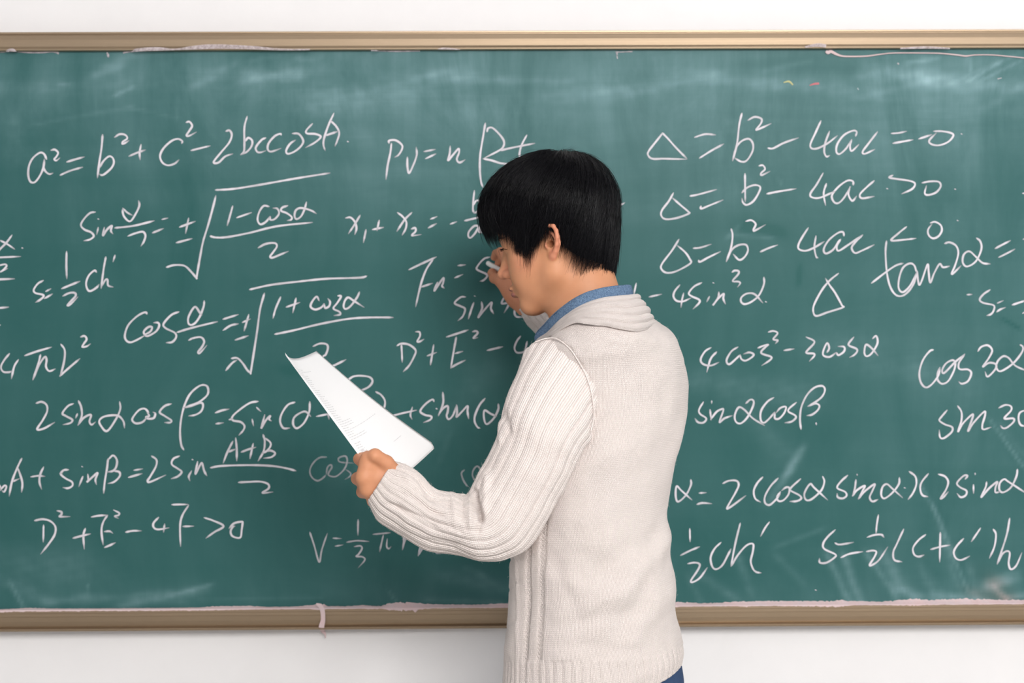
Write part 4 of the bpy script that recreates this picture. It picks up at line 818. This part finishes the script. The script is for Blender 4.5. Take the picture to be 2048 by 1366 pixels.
# armhole seam
seam = [(1068,684),(1090,677),(1112,678),(1138,698),(1158,728),(1172,755),(1182,790),(1186,830),(1180,862)]
for a, b in zip(seam[:-1], seam[1:]): D = D-near*seg_g(PXs, PYs, a[0]+4, a[1], b[0]+4, b[1], 3.0, .0020)*.7
# ribbed hem
hem_y = 1322-0.05*(PXs-1010)*0.6-np.clip(PXs-1300, 0, 90)*0.35
hf = np.clip((PYs-hem_y)/6, 0, 1)*near+(1-near)*np.clip((np.arange(NTR)/NTR-.90)/.01, 0, 1)[:, None]
D = D*(1-.6*hf)+hf*(0.0022*(np.abs(np.cos(th*31))**0.6)[None, :]-0.0014)
P = P+N*D[..., None]
s_ = np.r_[0, np.cumsum(np.linalg.norm(np.diff(P.mean(1), axis=0), axis=1))]*1.05
vrow = np.cumsum(np.r_[0, np.linalg.norm(np.diff(P[:, MT//4], axis=0), axis=1)])
inn = [P[-1]+(cen[-1]-P[-1])*.02-[0, 0, .002], P[-1]+(cen[-1]-P[-1])*.05, P[-3]+(cen[-1]-P[-3])*.06+[0, 0, .02]]
P = np.concatenate([P, np.array(inn)], 0); vrow = np.r_[vrow, vrow[-1]+np.array([.002, .004, .02])]
K = np.stack([np.broadcast_to((th/(2*math.pi)*212)[None], P.shape[:2]), np.broadcast_to((vrow/0.0032)[:, None], P.shape[:2]), np.zeros(P.shape[:2])], -1)
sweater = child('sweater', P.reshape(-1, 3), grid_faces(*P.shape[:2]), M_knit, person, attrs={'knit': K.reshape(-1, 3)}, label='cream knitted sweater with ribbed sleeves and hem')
TORSO_P = P
bpy.context.view_layer.update()

# --- sleeves
LS = [(1082,700,1166,850,-.515,.030,54,-50),(1064,692,1172,868,-.522,.042,50,-46),(1047,722,1176,878,-.538,.052,30,-28),(1026,768,1170,892,-.552,.060,14,-14),(1008,818,1157,912,-.568,.066,6,-6),(998,865,1143,945,-.572,.064,2,-2),
      (980,908,1124,982,-.576,.062,0,0),(962,940,1106,1016,-.580,.060,0,0),(948,966,1085,1054,-.584,.058,0,0),(941,984,1053,1096,-.587,.057,0,0),(935,989,1010,1121,-.590,.056,0,0),(922,990,965,1122,-.592,.055,0,0),
      (902,987,915,1111,-.594,.053,0,0),(873,980,866,1097,-.597,.050,0,0),(848,958,826,1080,-.600,.048,0,0),(822,938,788,1057,-.603,.045,0,0),(801,929,755,1034,-.606,.042,0,0),(787,924,738,1004,-.608,.039,0,0)]
wrL = lambda t, th: (0.25+1.0*np.exp(-((t-.62)/.10)**2)+.9*np.exp(-((t-.80)/.14)**2))[:, None]*np.ones((1, len(th)))
LF_ = [(952,990,962,1035,5,-.012),(962,1035,957,1060,5,-.005),(940,1000,940,1045,6,.006),(925,1000,925,1030,5,-.004),(905,1000,908,1030,6,.004),(975,960,970,1020,7,.005),(1012,835,1018,860,6,-.005),(1003,850,1003,880,5,.004),
       (895,1010,835,985,5,-.004),(880,1030,810,990,5,-.0045),(865,1052,800,1015,6,-.004),(920,1062,780,1010,4,-.003),(860,990,845,975,6,-.006),(840,985,812,960,6,.004),(905,1092,860,1080,5,-.003),(800,975,770,960,8,.002)]
slL, PL = sleeve(LS, 420, 360, 21, 63, .0046, wrL, 'sleeve', sweater, 21, LF_)
slL['label'] = 'ribbed left sleeve, elbow bent'
RS = [(1342,850,1348,735,-.33,.050,0,0),(1300,860,1312,722,-.28,.056,0,0),(1250,858,1282,730,-.20,.052,0,0),(1205,838,1252,735,-.145,.046,0,0),(1165,800,1225,735,-.125,.041,0,0),(1130,740,1190,694,-.118,.038,0,0),(1092,690,1150,650,-.114,.036,0,0),(1062,657,1118,618,-.112,.036,0,0),(1047,636,1098,598,-.110,.036,0,0),(1040,620,1086,586,-.108,.034,0,0)]
wrR = lambda t, th: (0.3*np.ones_like(t))[:, None]*np.ones((1, len(th)))
slR, PR = sleeve(RS, 200, 216, 20, 60, .0034, wrR, 'sleeve', sweater, 31)
slR['label'] = 'ribbed right sleeve reaching to the chalkboard'

# --- raised armhole seam lying on the near surface
allp = np.vstack([PL[:-4].reshape(-1, 3), TORSO_P[:-3].reshape(-1, 3)]); ax_, ay_ = pix(allp)
sp = catmull(np.array(seam, float)+[2, 0], 90); SVt = []
for q_ in sp:
    m_ = (np.abs(ax_-q_[0]) < 5) & (np.abs(ay_-q_[1]) < 5)
    SVt.append(allp[m_][:, 1].min() if m_.any() else np.nan)
SVt = np.array(SVt); ok = ~np.isnan(SVt); SVt = np.interp(np.arange(90), np.arange(90)[ok], SVt[ok]); SVt = np.convolve(np.r_[[SVt[0]]*4, SVt, [SVt[-1]]*4], np.ones(9)/9, 'valid')
pts = np.array([W(a[0], a[1], y) for a, y in zip(sp, SVt-.0004)])
Vs, Fs = [], []; tube3(pts, +.0010*(1+.2*np.sin(np.arange(90)*1.9)), Vs, Fs, 8)
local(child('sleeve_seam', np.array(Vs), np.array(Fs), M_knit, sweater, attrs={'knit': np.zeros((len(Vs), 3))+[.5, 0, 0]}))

# --- ribbed shawl collar of the sweater
tn, sn = 360, 72
tt = np.linspace(0, 11, tn, endpoint=False); T_, B_ = loop_curve(0, tt), loop_curve(1, tt)
backness = np.exp(-(np.minimum(np.abs(tt-.6), np.abs(tt-.6-11))/2.3)**2)
cc = W(1185, 650, -.44)
ss = np.linspace(0, 1, sn)
P = np.zeros((sn, tn, 3))
for i, s in enumerate(ss):
    base_ = T_*(1-s)+B_*s
    out = base_-cc; out[:, 2] *= .35; out /= np.linalg.norm(out, axis=1)[:, None]
    ridge = np.abs(math.cos(s*math.pi*4.5))**.7*(.0042*backness+.0010)+np.abs(math.cos(s*math.pi*13))*.0006
    bulge = math.sin(math.pi*min(s*1.08, 1))**.6*(.0040*backness+.0018)
    P[i] = base_+out*(ridge+bulge)[:, None]
P += smooth_noise((sn, tn), (5, 30), 44)[..., None]*0.0006
top = P[0]; P = np.concatenate([np.array([top+(cc-top)*[.16, .16, 0]-[0, 0, .022], top+(cc-top)*[.08, .08, 0]-[0, 0, .004], top+(cc-top)*[.03, .03, 0]+[0, 0, .0015]]), P, (P[-1]+(cc-P[-1])*.05)[None]], 0)
K = np.stack([np.broadcast_to((np.arange(P.shape[0])/3.2)[:, None], P.shape[:2]), np.broadcast_to((tt/11*.62/.0031)[None], P.shape[:2]), np.zeros(P.shape[:2])], -1)
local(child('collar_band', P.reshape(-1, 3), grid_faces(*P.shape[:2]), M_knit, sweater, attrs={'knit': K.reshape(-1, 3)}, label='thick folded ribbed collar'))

# --- denim shirt collar
M_den = NT('denim_chambray')
sep = M_den.node('ShaderNodeSeparateXYZ'); at = M_den.node('ShaderNodeAttribute', attribute_name='weave'); M_den.l.new(at.outputs['Vector'], sep.inputs[0])
wv = M_den.noise(500, 3, 0.7); wl = M_den.noise(1, 4, 0.7, coord=at.outputs['Vector'], stretch=(0.35, 3.0, 1))
M_den.set(color=M_den.mix(M_den.math('MULTIPLY_ADD', wl, 3.6, M_den.math('MULTIPLY_ADD', wv, 1.6, -2.15), clamp=True), (0.030, 0.060, 0.13, 1), (0.20, 0.30, 0.43, 1)), rough=0.9, spec=0.15)
M_den.bump(wv, 0.4, 0.0005)
SC = [(1264,571,-.468,1266,606,-.47),(1240,570,-.502,1242,608,-.508),(1195,577,-.527,1198,618,-.533),(1153,593,-.528,1158,632,-.534),(1116,618,-.507,1126,655,-.512),(1089,645,-.472,1100,680,-.48),(1069,672,-.430,1078,700,-.432),
      (1085,702,-.375,1095,735,-.37),(1150,672,-.348,1150,705,-.34),(1215,622,-.355,1218,660,-.345),(1252,587,-.405,1258,620,-.40)]
LOOP_S, LOOP = LOOP, SC
T_, B_ = loop_curve(0, tt), loop_curve(1, tt); LOOP = LOOP_S
def outv(b):
    o = b-cc; o[:, 2] *= .2; return o/np.linalg.norm(o, axis=1)[:, None]
prof_ = [(1.0, .0), (.8, .0008), (.6, .0012), (.4, .0012), (.2, .0008), (.09, .0002), (.085, -.0001), (.05, 0), (.02, -.0006), (0, -.0020), (.01, -.0036), (.1, -.0042), (.4, -.0050), (1.0, -.0050)]
rows = np.array([p[0] for p in prof_]); offs = np.array([p[1] for p in prof_])
P = np.array([T_*(1-s)+B_*s+outv(T_*(1-s)+B_*s)*o for s, o in zip(rows, offs)])
P += smooth_noise(P.shape[:2], (3, 26), 45)[..., None]*0.0005
K = np.stack([np.broadcast_to((tt/11*.5*600)[None], P.shape[:2]), np.broadcast_to((rows*40)[:, None], P.shape[:2]), np.zeros(P.shape[:2])], -1)
child('shirt_collar', P.reshape(-1, 3), grid_faces(*P.shape[:2]), M_den, person, attrs={'weave': K.reshape(-1, 3)}, label='blue denim shirt collar')

# --- jeans and shoes
M_jean = NT('dark_jeans'); jn = M_jean.noise(400, 4, 0.7); jl = M_jean.noise(12, 4)
M_jean.set(color=M_jean.mix(M_jean.math('MULTIPLY_ADD', jn, 0.8, M_jean.math('MULTIPLY', jl, 0.4), clamp=True), (0.010, 0.022, 0.065, 1), (0.055, 0.10, 0.20, 1)), rough=0.9, spec=0.15); M_jean.bump(jn, 0.4, 0.0006)
hc = W(1200, 1330, -.415); FT = np.array([-.75, .66, 0]); LT = np.array([-.66, -.75, 0]) 
def jeans(p):
    q = p-hc; u = q@-LT; v = q@FT; z = q[:, 2]; s = np.stack([u, v, z], 1)
    d = smax(ell(s, (0, 0, -.03), (.172, .120, .17)), z-.06, .02)
    ax = np.stack([np.abs(u), v, z], 1)
    d = smin(d, cone(ax, (.078, 0, -.07), (.085, .0, -.40), .083, .062), .05)
    return smin(d, cone(ax, (.085, 0, -.40), (.09, -.01, -float(hc[2])+.045), .062, .052), .02)
jv, jq = surface_nets(jeans, [hc[0]-.24, hc[1]-.24, .0], [hc[0]+.24, hc[1]+.24, hc[2]+.10], .009)
child('jeans', jv, jq, M_jean, person)
M_shoe = NT('shoe_canvas'); M_shoe.set(color=(0.55, 0.54, 0.52, 1), rough=0.7)
for sx in (-1, 1):
    c0 = np.array([hc[0], hc[1], 0])+LT*sx*.09
    def shoe(p):
        q = p-c0; u = q@LT; v = q@FT; z = q[:, 2]; s = np.stack([u, v, z], 1)
        d = ell(s, (0, .05, .035), (.046, .140, .042)); d = smin(d, ell(s, (0, -.01, .06), (.040, .06, .055)), .03)
        return smax(d, -(z-.0015), .006)
    sv, sq = surface_nets(shoe, c0+[-.22, -.22, -.01], c0+[.22, .22, .14], .008)
    child('shoe', sv, sq, M_shoe, person)

# --- loose wool fibres standing off the knit
M_fuzz = NT('wool_fibre'); M_fuzz.set(color=(0.83, 0.77, 0.72, 1), rough=1.0, spec=0.05)
FV, FF = [], []
rf = np.random.default_rng(5)
for (G, cnt, cols_) in ((PL[:-4], 5200, None), (TORSO_P[:-3], 5200, None), (PR[:-4], 300, None)):
    Nn = orient(G, grid_normals(G), G.mean(1, keepdims=True))
    for _ in range(cnt):
        i, j = rf.integers(2, G.shape[0]-2), rf.integers(G.shape[1])
        n_ = Nn[i, j]
        if n_[1] > .45: continue
        a = rf.standard_normal(3); a -= n_*(a@n_); a /= np.linalg.norm(a)
        L = min(rf.gamma(2.0, .0010)+.0008, .0055); p0 = G[i, j]-n_*.0004; k1, k2 = rf.uniform(.2, 1.0), rf.uniform(-.6, .6)
        b2 = np.cross(n_, a)
        tube3([p0, p0+n_*L*.5*k1+a*L*.4, p0+n_*L*.8*k1+a*L*.8+b2*L*.3*k2, p0+n_*L*.8*k1+a*L*1.1+b2*L*k2], [.00009, .00008, .00007, .00003], FV, FF)
local(link('wool_fuzz', np.array(FV), np.array(FF), M_fuzz, sweater, kind='stuff'))

# ------------------------------------------------------------------ chalk stick in the right hand
M_cs = NT('white_chalk'); M_cs.set(color=(0.86, 0.85, 0.84, 1), rough=0.95, spec=0.1); M_cs.bump(M_cs.noise(900, 3), 0.3, 0.0003)
axd = CHK1-CHK0; Lc = np.linalg.norm(axd); axd /= Lc
e1 = np.cross(axd, [0, 0, 1.0]); e1 /= np.linalg.norm(e1); e2 = np.cross(axd, e1)
prof_ = [(0, 0), (0, .0030), (.0008, .0043), (.0025, .0049), (Lc*.5, .0051), (Lc-.001, .0053), (Lc, .0046), (Lc, 0)]
V = [CHK0+axd*a+r*(math.cos(t)*e1+math.sin(t)*e2) for (a, r) in prof_ for t in np.linspace(0, 2*math.pi, 20, endpoint=False)]
ch = link('chalk_stick', np.array(V), grid_faces(len(prof_), 20), M_cs)
tag(ch, 'short white chalk stick held in the right hand touching the chalkboard', 'chalk')

# ------------------------------------------------------------------ stack of papers in the left hand
papers = bpy.data.objects.new('paper_stack', None); C.objects.link(papers); papers.location = W(765, 972, -.60)
tag(papers, 'curled stack of white printed papers held in the left hand', 'papers'); bpy.context.view_layer.update()
M_pap = NT('white_paper'); M_pap.set(color=(0.88, 0.88, 0.89, 1), rough=0.7, spec=0.2); M_pap.bump(M_pap.noise(600, 2), 0.05, 0.0003)
def paper_pt(s, t, lay=0.0):
    A, B_, C_, D_ = W(570, 705, -.615), W(633, 702, -.445), W(871, 890, -.445), W(768, 976, -.590)
    p = (A*(1-s)+B_*s)*(1-t)+(D_*(1-s)+C_*s)*t
    curl = .0105*max(1-t, 0)**1.2*math.sin(math.pi*min(1, max(s, 0)**.62))+.003*math.sin(math.pi*s)*t
    bend = .0055*math.sin(math.pi*t)
    n_ = np.array([-.25, .15, 1.0]); n_ /= np.linalg.norm(n_)
    p = p-np.array([0, 0, 1.0])*(curl)+np.array([-.55, 0, -.6])*bend*(s)
    return p-n_*lay*.00075
ns, nt = 26, 30
for lay in range(5):
    V = []
    for i in range(nt+1):
        t = i/nt
        for j in range(ns+1):
            s = j/ns
            smax_ = 1.0 if t < .975 else 1.0-.035*((t-.975)/.025)**2
            V.append(paper_pt(s*smax_-.004*lay*(1-t), t+.0015*lay*(1-t), lay))
    V = np.array(V); V2 = V-np.array([0, 0, .0004])
    n1 = len(V); F = [tuple(f) for f in grid_faces(nt+1, ns+1, False)]+[tuple(n1+x for x in f[::-1]) for f in grid_faces(nt+1, ns+1, False)]
    ed = [j for j in range(ns+1)]+[i*(ns+1)+ns for i in range(1, nt+1)]+[nt*(ns+1)+j for j in range(ns-1, -1, -1)]+[i*(ns+1) for i in range(nt-1, 0, -1)]
    for a, b in zip(ed, ed[1:]+ed[:1]): F.append((a, n1+a, n1+b, b))
    sh = child('sheet', np.vstack([V, V2]), F, M_pap, papers)
    if lay == 0: top_sheet = sh
bpy.context.view_layer.update()
M_ink = NT('grey_print'); M_ink.set(color=(0.42, 0.44, 0.50, 1), rough=0.8, Alpha=0.26)
V, F = [], []
def strip(s0, s1, t, w_):
    b = len(V); k = 8
    for i in range(k):
        s = s0+(s1-s0)*i/(k-1)
        for dt in (-w_, w_): V.append(paper_pt(s, t+dt, -.35))
        if i: F.append((b+2*i-2, b+2*i-1, b+2*i+1, b+2*i))
rp = np.random.default_rng(9)
t = .10
while t < .80:
    if not (.66 < t < .675):
        s1 = .14+.10*rp.random()
        if abs(t-.12) < .01: s1 = .42
        if .50 < t < .56: s1 = .34
        if abs(t-.575) < .007: s1 = .78
        if .62 < t < .66: s1 = .40
        s = .05
        while s < s1:
            e_ = min(s+rp.uniform(.02, .07), s1); strip(s, e_, t, .0022); s = e_+.012
    t += .0165
strip(.07, .13, .735, .006); strip(.62, .78, .80, .0015)
child('printed_text', V, F, M_ink, top_sheet, kind='stuff')
